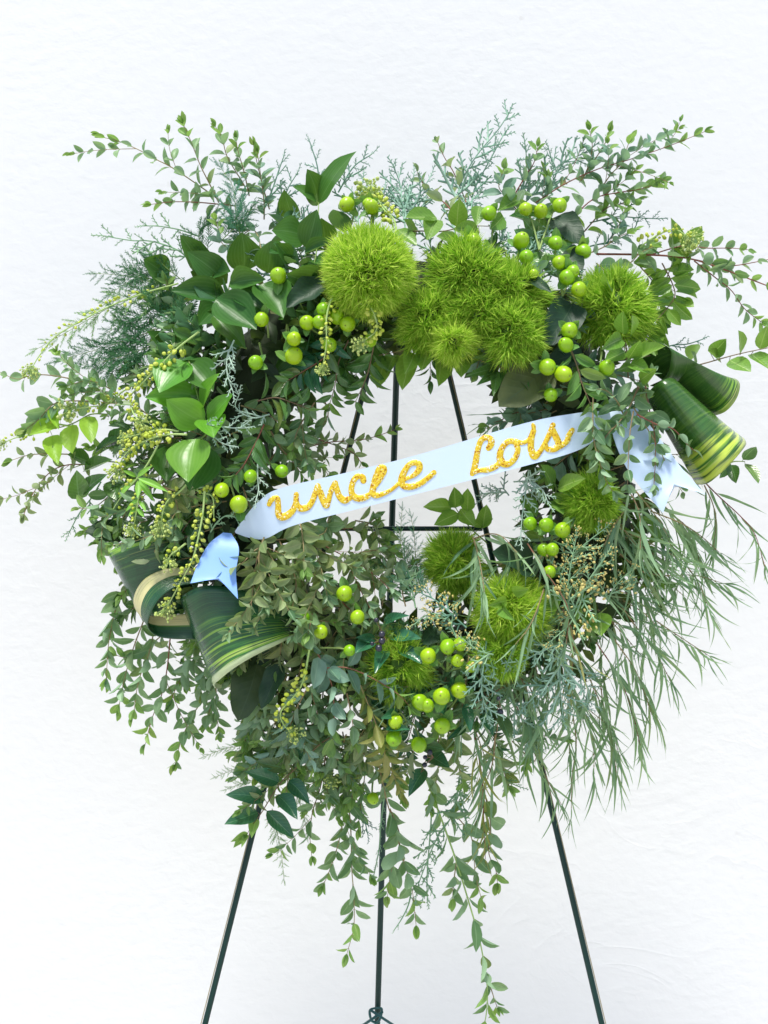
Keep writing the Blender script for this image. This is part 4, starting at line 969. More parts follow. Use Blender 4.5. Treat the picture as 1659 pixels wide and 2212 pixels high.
# bottom
E('eucalyptus hanging right of the dark toothed sprig', 'J', '880,40 850,240 800,400 785,540 795,660', 100, 50, 72, lift=(0, 8), twigs=2)
E('eucalyptus ending in a curled leaf under the ring', 'J', '960,150 1000,300 960,560 900,750 860,840', 105, 50, 72, lift=(0, 8), twigs=1)
E('eucalyptus trailing left of the easel back leg', 'J', '1010,260 1030,560 1030,700 1045,900 1045,1080 1005,1240', 115, 50, 84, lift=(0, 8))
E('eucalyptus hanging right of the easel back leg', 'J', '1190,100 1240,330 1290,500 1350,720 1390,850 1415,1070', 118, 58, 84, lift=(4, 10), stem='stem_tan')
E('broad leaved eucalyptus twig touching the easel back leg', 'J', '1260,380 1320,560 1270,740 1245,900', 120, 72, 82, 'eucround', lift=(4, 10))
E('longest trailing eucalyptus stem reaching the bottom edge', 'K', '240,120 280,230 380,500 450,700 520,930 590,1180 630,1430 625,1600 600,1700', 128, 52, 108, lift=(0, 12), stem='stem_lime', rs=7, taper=.3)
E('thin eucalyptus beside the longest trailing stem', 'K', '360,400 450,430 540,560 560,760 600,930', 108, 50, 80, lift=(0, 8))
E('eucalyptus with heart shaped leaf hanging at right of bottom', 'K', '620,300 650,470 640,640 680,740 692,820', 100, 66, 78, 'eucround', lift=(-4, 4))
E('small dangling eucalyptus left of the longest trailing stem', 'K', '450,680 430,830 425,930', 95, 46, 70, lift=(0, 6))
E('short twig beside the lower part of the longest stem', 'K', '610,1330 650,1440 670,1500 690,1560', 90, 40, 62, lift=(0, 8))
E('grey eucalyptus tuft under the ring at bottom', 'J', '1000,-60 960,60 900,200 940,330', 100, 50, 56, lift=(-4, 8), twigs=2)
E('olive eucalyptus tuft under the ring at bottom', 'J', '1100,-60 1080,100 1010,220 1000,400', 100, 46, 56, lift=(-4, 8), twigs=2, mat='eucbrown')
E('grey green eucalyptus curtain left of the lone low berry', 'J', '1080,0 1110,160 1090,330 1070,500', 100, 48, 60, lift=(-8, 4))
# centre left mass below the ribbon
BR = dict(mat='eucbrown', tipmat='euc')
E('bronze eucalyptus arching right on a red stalk below ribbon', 'E', '360,1240 400,1270 550,1350 700,1440 830,1560', 100, 46, 70, stem='stem_red', twigs=2, lift=(10, 26), **BR)
E('bronze eucalyptus hanging from the red stalk fork', 'E', '550,1350 620,1520 690,1650', 100, 46, 66, stem='stem_red', lift=(16, 26), **BR)
E('bronze eucalyptus under the left ribbon end', 'E', '20,1200 60,1280 130,1400 180,1560', 105, 48, 58, lift=(12, 30), twigs=2, **BR)
E('bronze eucalyptus with whorled pale tip below ribbon', 'E', '270,1130 285,1200 295,1300 300,1420', 110, 55, 58, lift=(22, 38), mat='eucbrown')
E('bronze eucalyptus drooping in the thick of the left mass', 'E', '300,1180 360,1300 400,1420 440,1600', 105, 46, 56, lift=(14, 28), twigs=2, **BR)
E('bronze eucalyptus reaching right along ribbon lower edge', 'E', '330,1180 480,1180 640,1170 730,1110', 100, 48, 66, lift=(4, 14), stem='stem_red', **BR)
E('bronze eucalyptus at lower left edge of hole', 'E', '600,1130 720,1160 745,1270 725,1390', 105, 46, 62, lift=(6, 18), **BR)
E('bronze eucalyptus falling over the largest folded leaf', 'E', '60,1230 30,1330 40,1470 70,1640', 110, 46, 56, lift=(24, 38), twigs=2, **BR)
E('bronze eucalyptus left of the lower ribbon notch', 'G', '1130,60 1050,110 980,180 850,230', 95, 46, 62, lift=(22, 34), **BR)
E('bronze eucalyptus tuft beside the ribbon notch', 'G', '1080,130 1060,230 1050,330 1040,430', 100, 40, 56, lift=(26, 36), **BR)
E('bronze eucalyptus in the deep middle of left mass', 'E', '150,1250 210,1380 250,1500 230,1640', 105, 48, 56, lift=(10, 24), twigs=2, **BR)
E('grey eucalyptus whorl right of the largest folded leaf', 'G', '1400,480 1390,540 1375,600', 110, 66, 46, 'eucround', lift=(24, 36))
E('bronze eucalyptus reaching to the lone centre berry', 'E', '400,1480 470,1560 560,1650 640,1720', 95, 44, 60, lift=(8, 20), stem='stem_red', **BR)
E('grey eucalyptus beneath ribbon lettering', 'E', '480,1060 440,1130 420,1200 330,1240', 95, 50, 60, lift=(14, 26), mat='euc')
# inner left above ribbon
E('thin red eucalyptus stem pointing into the hole', 'E', '260,720 300,700 450,665 640,650 740,625 840,590', 85, 40, 85, stem='stem_red', lift=(4, 8), mat='eucbrown')
E('red twig forking down into the hole above ribbon', 'E', '390,650 500,690 590,730 640,790', 85, 38, 75, stem='stem_red', lift=(2, 6), mat='eucbrown')
E('silvery eucalyptus on the inner left edge', 'E', '360,430 300,520 250,620 230,720', 100, 48, 58, lift=(8, 20), twigs=1)
E('eucalyptus drooping above the first ribbon letters', 'E', '230,620 300,720 400,800 440,860', 95, 44, 62, lift=(0, 8), twigs=1, mat='eucbrown')
E('olive eucalyptus left of the first ribbon letter', 'E', '100,600 160,700 230,780 300,880', 100, 46, 60, lift=(6, 16), mat='euc', twigs=1)
E('eucalyptus curling under the privet at inner left', 'E', '420,420 440,500 400,580 360,640', 90, 44, 58, lift=(0, 8))
# bottom left
E('large grey eucalyptus on a red stalk at bottom left', 'H', '20,600 100,760 160,900 175,1080 165,1250', 135, 72, 92, 'eucround', mat='eucblue', stem='stem_red', lift=(8, 26))
E('grey eucalyptus arching right from the red stalk', 'H', '110,800 260,800 420,870 560,960 625,1030', 125, 56, 90, mat='eucblue', stem='stem_red', lift=(14, 30))
E('yellowish eucalyptus hanging at bottom centre', 'H', '330,900 430,1150 480,1320 540,1470 580,1560', 115, 42, 62, mat='olive', tipmat='olive', stem='stem_tan', lift=(10, 26))
E('olive eucalyptus fringe at bottom left', 'H', '170,1160 130,1350 90,1460', 115, 56, 66, lift=(8, 18), twigs=1)
E('grey eucalyptus falling behind the yellowish one', 'H', '330,1200 300,1380 280,1580', 105, 48, 58, lift=(2, 12), twigs=2)
E('green eucalyptus tips below the large grey one', 'H', '250,950 280,1100 300,1250', 95, 48, 56, lift=(12, 20))
E('bronze eucalyptus at bottom left under red stalks', 'H', '60,980 40,1150 20,1320 -40,1480', 110, 50, 60, lift=(4, 14), twigs=2)
E('eucalyptus left of the dark toothed sprig', 'G', '1250,850 1130,1080 1060,1150 1030,1230', 105, 52, 64, lift=(0, 10))
E('eucalyptus behind the cress at bottom left', 'G', '1420,780 1400,960 1350,1130 1240,1290', 115, 54, 62, lift=(6, 16), twigs=2)
# over the right ribbon end
GR = dict(mat='euc', tipmat='euc')
E('grey eucalyptus crossing the right ribbon end', 'F', '900,300 840,450 780,540 690,640 630,770', 95, 48, 80, lift=(26, 36), **GR)
E('grey eucalyptus hanging over the right ribbon tail', 'F', '930,330 950,450 985,620 990,760 980,940', 95, 46, 105, lift=(28, 38), stem='stem_red', **GR)
E('grey eucalyptus trailing to the ribbon tail tip', 'F', '860,460 920,550 1010,700 1080,850 1150,960', 95, 46, 110, lift=(28, 38), **GR)
E('grey eucalyptus hanging left of the ribbon tail', 'F', '620,400 620,600 640,720 700,900 740,960', 105, 48, 64, lift=(34, 44), **GR)
E('grey eucalyptus rising above the right ribbon end', 'F', '800,500 760,420 700,360 640,350', 100, 50, 58, lift=(22, 34), **GR)
E('thin eucalyptus crossing onto the yellow striped roll', 'F', '880,500 1000,560 1100,590 1200,700 1290,745', 80, 42, 80, lift=(44, 56), stem='stem_red')
E('grey eucalyptus pair at the end of the last ribbon letter', 'F', '780,560 720,590 670,590 610,600', 80, 40, 66, lift=(30, 38), **GR)
E('grey eucalyptus down the middle of ribbon tail', 'F', '860,480 840,600 830,760 825,920', 90, 44, 100, lift=(34, 42), **GR)
E('grey eucalyptus above the rolled leaves', 'F', '860,400 900,330 930,280 960,250', 100, 46, 54, lift=(22, 34), **GR)
E('broad pale leaves beside the three berries above ribbon', 'F', '490,120 530,230 555,320 610,450', 150, 62, 82, 'myrtle', 'sepal', 'sepal', 'stem_brown', (24, 32), flat=1)
# top right
E('longest eucalyptus sprig at upper right', 'C', '280,600 450,490 650,400 850,340 1080,260 1280,180', 100, 42, 105, stem='stem_red', lift=(4, 22), twigs=3)
E('upright eucalyptus tips at top right', 'C', '540,480 640,330 690,250 715,180', 95, 46, 62, lift=(4, 20), mat='eucblue')
E('leftmost upright eucalyptus tip at top right', 'C', '560,460 600,360 615,260 600,170', 95, 46, 64, lift=(2, 16), mat='eucblue')
E('dense upright eucalyptus right of the juniper', 'C', '640,560 720,440 790,360 840,220', 100, 50, 60, lift=(4, 20), mat='eucblue', twigs=2)
E('eucalyptus on an orange stalk pointing right at top', 'C', '480,710 620,580 770,540 900,520 1020,480', 105, 48, 70, stem='stem_red', lift=(6, 20), twigs=1)
E('glossy cupped eucalyptus leaves at top right', 'C', '560,780 690,640 780,610 880,590', 140, 60, 70, 'myrtle', 'myrtle', 'myrtle', 'stem_brown', (2, 14))
E('eucalyptus left of the cress tuft at upper right', 'C', '600,900 690,860 780,800 860,770', 100, 50, 62, lift=(8, 20), mat='eucblue', twigs=1)
E('thick red stalked eucalyptus reaching out of frame at right', 'C', '640,905 960,910 1180,930 1350,980 1620,1080 1720,1120', 95, 60, 120, 'eucround', stem='stem_red', lift=(8, 24), rs=7, start=.25)
E('fine eucalyptus twig above the thick red stalk', 'C', '960,910 1150,858 1300,870 1440,870 1540,880', 88, 52, 90, 'eucround', stem='stem_red', lift=(8, 18), start=.2)
E('eucalyptus drooping below the thick red stalk at right', 'C', '1220,945 1340,1040 1440,1120 1520,1230 1620,1310', 88, 44, 72, lift=(12, 20), stem='stem_red')
E('fine eucalyptus twig between the red stalks at right', 'C', '1230,940 1420,975 1600,950 1690,930', 85, 40, 95, lift=(12, 20), stem='stem_red', start=.2)
E('eucalyptus tip with red stalk behind the top berry row', 'C', '150,560 220,440 270,360 292,270', 95, 44, 70, lift=(2, 14), stem='stem_red')
E('bluish round eucalyptus leaves left of the top berry row', 'C', '180,660 100,560 60,500 90,400', 115, 66, 62, 'eucround', mat='eucblue', lift=(10, 20))
E('eucalyptus spray leaning left beside the tall juniper', 'B', '1180,660 1130,600 1040,540 985,450 970,420', 90, 40, 80, stem='stem_red', lift=(2, 12), mat='eucbrown', tipmat='euc')
E('eucalyptus spray ending in four leaves left of the tall juniper', 'B', '1260,600 1220,500 1180,410 1130,330 1090,240', 90, 40, 88, stem='stem_red', lift=(2, 12), mat='eucbrown', tipmat='euc')
E('pale eucalyptus leaves laid over the right dianthus', 'C', '640,960 700,1010 760,1045 830,1065', 100, 60, 60, 'eucround', lift=(26, 34), mat='eucblue', tipmat='euctip')
E('grey eucalyptus right of the right dianthus top', 'C', '780,1000 850,950 900,900 980,860', 90, 54, 60, 'eucround', lift=(14, 22), mat='euc')
E('dusky eucalyptus behind the top right berries', 'C', '330,700 300,620 360,540 350,450', 95, 44, 62, lift=(2, 12), mat='eucblue', twigs=1)

# ================================================================== JUNIPER
cedar('tallest juniper spray at the top', 'B', '1190,620 1240,460 1330,310 1440,180 1512,75', L=190, gap=46, lift=(0, 14))
cedar('juniper spray beside the tallest one at top', 'B', '1290,640 1310,520 1400,350 1480,200', L=170, gap=40, lift=(0, 12))
cedar('small upright juniper behind the tall ruscus leaf', 'B', '390,520 375,380 330,235', L=90, gap=38, lift=(-6, 4))
cedar('juniper spray right of the tall ruscus leaf', 'B', '500,540 590,390 700,312', L=120, gap=34, lift=(-6, 6))
cedar('bushy juniper at the middle of top edge', 'B', '900,760 880,620 870,500 830,385', L=190, gap=30, lift=(-4, 8))
cedar('juniper tips beneath the pale flower tuft', 'B', '620,740 620,600 650,450', L=150, gap=34, lift=(-8, 4))
cedar('juniper leaning right at the middle of top edge', 'B', '900,700 930,560 950,430', L=140, gap=34, lift=(-6, 6))
cedar('short juniper left of the tall ruscus leaf', 'B', '170,620 200,520 260,420', L=110, gap=36, lift=(-6, 4))
cedar('juniper spray behind the short eucalyptus shoot at top left', 'B', '60,640 110,520 150,400 178,325', L=120, gap=36, lift=(-6, 4))
cedar('juniper fan behind the top right berries', 'C', '120,640 200,500 225,380 220,280', L=170, gap=34, lift=(-6, 6))
cedar('juniper spray crossing behind the long eucalyptus', 'C', '200,620 330,470 430,370 560,310', L=200, gap=34, lift=(-8, 6))
cedar('juniper tips between top right eucalyptus tips', 'C', '330,560 400,430 370,330 355,275', L=140, gap=36, lift=(-8, 4))
cedar('teal juniper pointing right at upper right', 'C', '600,720 760,685 880,690 1000,696', 'cedardark', 130, 40, (-6, 4))
cedar('teal juniper under the teal one at upper right', 'C', '600,860 760,820 860,760 890,690', 'cedardark', 110, 40, (-8, 2))
cedar('juniper tip above the upper rolled leaf', 'C', '980,1500 1080,1450 1180,1440 1275,1410', 'cedardark', 100, 40, (-8, 2))
cedar('green juniper pointing left at upper left', 'A', '1150,960 1050,880 900,830 780,825 615,797', 'cedargreen', 150, 44, (-4, 6))
cedar('small green juniper above the left pointing one', 'A', '1180,800 1060,760 940,740 840,738', 'cedargreen', 110, 42, (-4, 6))
cedar('pale juniper hanging between ruscus clusters', 'D', '1390,60 1350,160 1350,260 1385,370', 'cedarpale', 130, 30, (22, 32))
cedar('pale juniper across the inner left of ring', 'D', '1600,500 1500,520 1400,460 1420,380', 'cedarpale', 110, 34, (14, 24))
cedar('pale juniper pointing right of the brightest ruscus leaf', 'D', '1200,560 1300,570 1380,580 1470,580', 'cedarpale', 120, 34, (26, 34))
cedar('pale juniper below the brightest ruscus group', 'D', '1230,600 1280,640 1320,670 1380,690', 'cedarpale', 110, 30, (26, 34))
cedar('pale juniper hanging above the left ribbon end', 'D', '1530,780 1530,880 1535,950 1520,1010', 'cedarpale', 110, 34, (24, 34))
cedar('green juniper tip dropping at far left', 'D', '600,900 540,1000 470,1090 412,1200', 'cedargreen', 110, 44, (0, 8))
cedar('grey juniper above the left ribbon tail', 'D', '1250,1200 1290,1140 1350,1100 1420,1120', 'cedargreen', 100, 32, (16, 26))
cedar('pale juniper dripping under the right ribbon letters', 'F', '240,830 220,960 200,1100 190,1235', 'cedarpale', 140, 34, (24, 32))
cedar('pale juniper spreading under the right ribbon letters', 'F', '150,900 250,900 320,950 350,1020', 'cedarpale', 140, 30, (20, 28))
cedar('pale juniper at the ribbon edge over the hole', 'F', '120,980 80,940 20,960 -40,1000', 'cedarpale', 120, 32, (6, 14))
cedar('largest pale juniper spray at lower right', 'I', '440,640 425,760 425,900 440,1090', 'cedar', 220, 34, (20, 34))
cedar('pale juniper reaching left at lower right', 'I', '430,660 340,690 240,740 130,800', 'cedar', 150, 32, (24, 32))
cedar('pale juniper reaching down left at lower right', 'I', '420,800 360,880 290,950 210,1030', 'cedar', 160, 34, (18, 28))
cedar('pale juniper hanging below straw buds at bottom', 'H', '1080,640 1060,800 1050,920 1085,1090', 'cedar', 190, 32, (24, 34))
cedar('juniper reaching down at right of the pale spray', 'I', '520,780 560,860 600,960 560,1060', 'cedar', 150, 34, (10, 22))
cedar('sparse juniper hanging beside the longest stem', 'K', '470,200 420,420 330,560 240,780 215,860', 'cedargreen', 150, 42, (0, 8))
cedar('sparse juniper below the ring at bottom', 'K', '300,420 290,560 275,760 275,930', 'cedargreen', 130, 40, (0, 8))
cedar('single juniper twig hanging lowest at bottom', 'K', '180,880 160,960 120,1040 78,1102', 'cedargreen', 60, 48, (4, 8))
cedar('yellowish juniper twig in front of the easel back leg', 'J', '1225,320 1205,480 1195,620 1158,805', 'cedargreen', 50, 26, (6, 8), ang=18)
cedar('juniper under the willow leaves at bottom', 'K', '680,60 700,160 760,220 820,250', 'cedargreen', 110, 40, (-4, 6))
cedar('thin juniper behind the bottom eucalyptus', 'K', '460,120 480,240 450,330 430,420', 'cedargreen', 130, 38, (-8, 4))
cedar('dark juniper behind the low berry', 'J', '1100,250 1090,380 1110,450 1130,540', 'cedardark', 100, 36, (-8, 2))
# with straw coloured buds
cedar('straw budded juniper fan right of the lower berries', 'I', '480,480 470,330 490,180 520,20', 'cedargreen', 150, 30, (26, 34), buds=True, name='budded_juniper')
cedar('straw budded juniper leaning right', 'I', '500,480 560,330 620,240 700,130', 'cedargreen', 150, 30, (28, 36), buds=True, name='budded_juniper')
cedar('straw budded juniper under the right berries row', 'F', '420,1500 460,1380 560,1280 700,1170', 'cedargreen', 130, 34, (22, 30), buds=True, name='budded_juniper')
cedar('straw budded juniper hanging beside full dianthus', 'I', '560,350 540,430 480,540 370,640', 'cedargreen', 130, 30, (28, 34), buds=True, name='budded_juniper')
cedar('straw budded juniper at the centre bottom of ring', 'H', '960,560 860,470 780,400 700,360', 'cedardark', 140, 30, (20, 28), buds=True, name='budded_juniper')
cedar('straw budded juniper in shade left of full dianthus', 'H', '900,620 840,500 740,480 650,540', 'cedargreen', 120, 32, (18, 26), buds=True, name='budded_juniper')
cedar('straw budded juniper over the bottom centre berries', 'H', '1120,720 1040,700 980,660 930,620', 'cedargreen', 130, 26, (34, 42), buds=True, name='budded_juniper')
cedar('straw budded juniper in the right middle of ring', 'I', '700,420 740,330 780,280 850,220', 'cedargreen', 120, 34, (16, 24), buds=True, name='budded_juniper')

# ================================================================== FEATHERY PLUMES
plume('pale feathery plume furthest left', 'A', '1010,1080 800,1150 600,1250 430,1350 200,1480', 'fernpale', 190, 24, (2, 10))
plume('dark plume under the pale one at left', 'A', '960,1340 800,1400 620,1460 440,1510 330,1540', 'fern', 220, 15, (0, 10))
plume('dark dense plume between the left eucalyptus and ruscus', 'A', '930,1440 820,1480 700,1520 560,1560', 'fern', 240, 12, (4, 14))
plume('dark plume crossing above the dense one', 'A', '1000,1290 900,1260 760,1300 620,1380', 'fern', 220, 14, (4, 12))
plume('wispy plume reaching left at the top of left side', 'A', '1040,1060 880,1050 720,1030 555,1020', 'fern', 190, 20, (-4, 8))
plume('wispy plume above the pale left plume', 'A', '1040,1000 900,1010 780,1060 640,1150', 'fern', 210, 18, (-6, 8))
plume('teal plume standing above the ruscus rosette', 'A', '1430,820 1400,640 1380,500 1300,380', 'fernteal', 190, 13, (16, 24))
plume('dark green plume leaning right over the rosette', 'A', '1300,840 1400,740 1480,650 1560,620', 'fern', 180, 16, (14, 22))
plume('dark green plume behind the rosette at upper left', 'A', '1250,900 1180,800 1250,720 1380,700', 'fern', 180, 18, (4, 12))
plume('thin plume at left between juniper and rosette', 'A', '1080,1060 980,980 930,920 860,880', 'fern', 150, 18, (0, 8))
plume('upper asparagus plume left of the dark toothed sprig', 'J', '520,40 400,10 280,25 150,75', 'fernpale', 95, 13, (-4, 4))
plume('middle asparagus plume left of the dark toothed sprig', 'J', '520,120 420,120 340,145 220,195', 'fernpale', 95, 13, (-4, 4))
plume('lower asparagus plume behind the dark toothed sprig', 'J', '540,250 440,215 380,230 280,270', 'fernpale', 95, 13, (-6, 2))
plume('hanging asparagus plume below the dark toothed sprig', 'J', '560,380 590,520 615,650 632,810', 'fernpale', 90, 13, (-6, 2))
plume('asparagus plume right of the dark toothed sprig', 'J', '680,260 720,340 750,430 770,560', 'fernpale', 90, 14, (-8, 2))
plume('fine plume rising into the bottom of hole', 'E', '900,1560 890,1400 870,1240 880,1060', 'fernteal', 130, 18, (0, 8))
plume('second fine plume rising into the bottom of hole', 'E', '980,1500 960,1340 950,1200 930,1100', 'fernteal', 130, 18, (0, 8))
plume('fine plume over the shaded lower edge of hole', 'E', '1020,1560 940,1480 860,1460 780,1500', 'fernteal', 130, 16, (8, 16))
plume('dark plume behind black fruits at bottom', 'H', '700,700 620,600 560,540 480,540', 'fern', 150, 16, (6, 14))

# ================================================================== PEPPER CRESS
cress('long cress stem ending far left', 'A', '1060,1080 850,1140 620,1230 350,1380 240,1500 185,1590', 34, 36, 70, (10, 24))
cress('berry laden cress stem in front of the left ruscus', 'D', '1180,10 1050,110 960,200 850,310 775,395 790,490 835,545', 64, 46, 70, (30, 36))
cress('cress stem curving left above the pale leaves', 'D', '800,320 720,370 640,440 540,455 420,470', 22, 40, 90, (16, 26))
cress('cress stem ending furthest left over pale leaves', 'D', '420,570 300,560 180,620 90,640 20,670', 20, 36, 50, (14, 20))
cress('cress branch rich in pods beneath ruscus', 'D', '1110,620 1000,620 880,650 760,720 690,830', 58, 42, 80, (28, 36))
cress('cress branch behind the pod rich one', 'D', '1060,600 960,590 860,610 740,640', 40, 40, 60, (24, 32))
cress('cress stalk with star of narrow leaves at left', 'D', '940,680 880,790 815,880 720,990 620,1150', 8, 36, 0, (28, 34), '820,880>995,950,40 815,870>885,800,30 810,885>690,975,30 820,890>822,1000,34 825,885>910,1015,34 810,870>735,830,26')
cress('cress tip hanging below the narrow leaves', 'D', '830,900 825,980 810,1080 795,1170', 12, 36, 70, (28, 34), '830,1000>740,1060,24 825,1010>870,1080,24 815,1050>760,1110,24 815,1060>860,1110,24')
cress('arched cress stem below the brightest ruscus leaf', 'D', '1110,915 1060,965 1000,1010 970,1070 955,1165', 22, 40, 75, (28, 34))
cress('long cress stem hanging left of ribbon tail', 'D', '1215,955 1205,1080 1180,1220 1140,1370 1070,1500 990,1650', 52, 40, 80, (32, 44))
cress('small cress beside the left berries', 'D', '1170,900 1180,960 1260,990 1270,1120', 22, 40, 0, (24, 30))
cress('cress hanging in front of the round dianthus', 'B', '495,1110 450,1200 430,1300 430,1440 408,1580', 30, 40, 50, (34, 40))
cress('curled cress stem under the round dianthus', 'B', '620,1200 680,1210 720,1280 725,1360 640,1430', 40, 40, 70, (38, 44))
cress('cress tuft at the middle of top edge', 'B', '830,760 800,660 740,590 690,530', 30, 46, 110, (12, 22))
cress('second tuft of cress at the middle of top edge', 'B', '850,800 830,700 770,640 720,560', 22, 46, 80, (16, 24))
cress('cress stem over the bottom left eucalyptus', 'G', '1385,690 1350,870 1300,960 1215,1060 1235,1140 1290,1190', 40, 44, 70, (30, 36))
cress('cress arching at the upper right edge', 'C', '860,910 930,840 1030,780 1110,760 1190,810', 22, 44, 90, (14, 20))
cress('pale cress behind the low eucalyptus', 'J', '760,-80 800,60 850,130 900,200', 12, 40, 70, (6, 12))
cress('cress hidden at the lower left of ring', 'G', '650,60 600,100 560,130 550,170', 8, 36, 60, (40, 44))

# ================================================================== WILLOW LEAVED EUCALYPTUS
def willow(label, reg, path, L=230, W=26, gap=62, lift=(6, 20), mat='willow', stem='stem_tan', **kw):
    kw.setdefault('jit', 2.2); kw.setdefault('droop', .6)
    return sprig(label, reg, path, L * 1.9, W * 1.0, gap * .95, 'willow', mat, mat, stem, lift, 'willow_sprig', 'willow eucalyptus', ang=kw.pop('ang', 30), alt=True, petiole=.03, tip=kw.pop('tip', True), **kw)
willow('willow leaved sprig arching right below ribbon tail', 'I', '560,-120 800,-20 1000,80 1150,170 1250,300 1320,480')
willow('willow leaved sprig hanging furthest right', 'F', '1280,900 1370,990 1500,1110 1580,1210 1640,1400', 170, 20, 60, (0, 8), stem='stem_red')
willow('short willow leaved sprig inside the rightmost one', 'F', '1280,920 1330,1030 1350,1150 1330,1330', 170, 20, 56, (0, 8))
willow('willow leaved sprig pointing right below the roll', 'F', '980,1080 1150,1150 1270,1230 1370,1320', 230, 26, 56, (8, 16))
willow('willow leaved sprig over the right middle of ring', 'F', '820,940 870,1020 900,1130 900,1300', 230, 26, 50, (26, 38))
willow('willow leaved sprig falling from ribbon tail', 'F', '860,940 960,1060 1040,1180 1100,1330', 240, 26, 50, (22, 34))
willow('willow leaved sprig beside the right dianthus below ribbon', 'F', '800,1080 730,1180 680,1280 620,1290', 200, 26, 56, (16, 26))
willow('willow leaved sprig under the right middle', 'I', '780,120 900,220 1050,250 1230,250 1400,300', 230, 28, 52, (8, 16))
willow('willow leaved sprig leaning down right', 'I', '780,420 880,560 980,680 1080,880', 220, 24, 60, (0, 10))
willow('long willow leaved sprig at lower right', 'I', '640,480 760,650 880,830 970,1080', 240, 26, 54, (4, 12))
willow('willow leaved sprig trailing to the lower right', 'I', '640,650 770,850 850,1050 900,1260', 240, 26, 54, (6, 14), stem='stem_red')
willow('willow leaved sprig hanging under the pale juniper', 'I', '580,820 660,1000 720,1180 760,1420', 240, 26, 54, (6, 12))
willow('willow leaved sprig in the bottom right fringe', 'I', '480,860 560,1040 620,1230 625,1460', 220, 22, 54, (2, 10))
willow('thin willow leaved tip hanging alone at bottom right', 'I', '500,1080 520,1250 495,1450 490,1700', 150, 12, 80, (0, 8))
willow('willow leaved sprig left of the right easel leg', 'I', '360,900 330,1050 290,1180 250,1300', 200, 24, 54, (4, 10))
willow('brownish willow leaved sprig at the right of bottom', 'K', '560,-40 600,200 610,420 620,680', 180, 16, 52, (4, 10), mat='olive', stem='stem_red')
willow('willow leaved sprig under the strap leaves', 'K', '680,-60 660,120 610,260 590,400', 220, 26, 60, (8, 12))
willow('willow leaved fan over the soft dianthus', 'E', '1300,1230 1320,1290 1345,1400 1370,1560', 230, 26, 40, (34, 40))
willow('willow leaves spreading right over the soft dianthus', 'E', '1300,1240 1400,1210 1480,1230 1560,1320', 220, 26, 70, (34, 40))
willow('willow leaved sprig on a mauve stalk in the right middle', 'I', '230,60 340,230 430,360 475,470 460,660', 190, 22, 66, (32, 40), stem='stem_red')
willow('bronze willow leaved sprig in the shade at right', 'I', '440,450 500,600 500,760 480,900', 170, 16, 54, (16, 24), mat='olive', stem='stem_red')
willow('willow leaved sprig behind the right rolls', 'F', '1000,1000 1100,1100 1200,1200 1260,1400', 240, 24, 50, (-4, 6))
willow('willow leaves above ribbon at the right of hole', 'F', '250,470 130,500 60,540 -40,560', 150, 12, 60, (0, 6), stem='stem_brown')
willow('willow leaved sprig low between the easel legs', 'K', '780,-20 860,60 900,110 930,60', 200, 20, 60, (-6, 2))

# ================================================================== FILLER TUCKED INTO THE RING
E('sage eucalyptus rising into the lower left edge of hole', 'E', '760,1640 780,1500 800,1380 790,1260', 105, 48, 58, lift=(6, 16), twigs=1, mat='eucbrown')
E('grey eucalyptus curling at the bottom of hole', 'E', '900,1640 880,1540 900,1430 950,1380', 100, 48, 56, lift=(4, 14), twigs=1)
E('sage eucalyptus across the lower left edge of hole', 'E', '560,1420 660,1360 760,1310 850,1330', 100, 46, 58, lift=(8, 18), twigs=1, mat='eucbrown')
cedar('juniper standing in the bottom of hole', 'E', '960,1650 930,1500 900,1380 890,1290', 'cedargreen', 140, 30, (8, 16))
plume('dense fine plume across the bottom of hole', 'E', '1000,1560 930,1420 900,1320 860,1200', 'fernpale', 150, 14, (2, 10))
plume('dark plume behind the left shoulder of ring', 'A', '1150,1330 1000,1200 900,1130 800,1000', 'fern', 230, 12, (0, 10))
plume('dark plume low on the left shoulder of ring', 'A', '900,1580 760,1560 620,1600 480,1560', 'fern', 200, 14, (0, 10))
handleaves('olive leaf pair lapping over the top of full dianthus', 'H', '1180,420 1230,330 1260,280', '1200,400>1090,430,60,34 1230,340>1330,330,60,34 1170,430>1250,520,60,36', 'myrtle', 'myrtle', 'laurel_sprig', 'leafy sprig')
willow('willow leaved sprig across the front of full dianthus', 'H', '1420,330 1380,450 1330,560 1250,660', 190, 20, 60, (40, 48))
E('sage eucalyptus covering the top of left easel leg', 'J', '640,-260 580,-140 550,-20 500,100', 108, 52, 56, lift=(8, 14), twigs=2, mat='eucbrown')
E('grey eucalyptus hanging in front of left easel leg', 'J', '720,-220 640,-80 580,60 560,240', 108, 52, 56, lift=(8, 16), twigs=2)
E('dark eucalyptus right of the hanging salal leaf', 'J', '760,-320 700,-200 660,-80 640,80', 112, 54, 56, lift=(10, 18), twigs=2, mat='eucblue')
E('sage eucalyptus behind the dark toothed sprig', 'J', '800,-60 720,60 660,180 640,330', 104, 50, 56, lift=(0, 6), twigs=2, mat='eucbrown')
E('grey eucalyptus left of the hanging salal leaf', 'J', '560,-300 470,-200 430,-120 400,-20', 104, 50, 58, lift=(2, 8), twigs=1)
E('grey eucalyptus in front of right easel leg', 'K', '800,-240 850,-120 880,0 860,120', 100, 44, 58, lift=(6, 12), twigs=1)
cedar('juniper in front of the upper right easel leg', 'K', '760,-280 830,-160 880,-60 930,40', 'cedar', 150, 32, (8, 14))
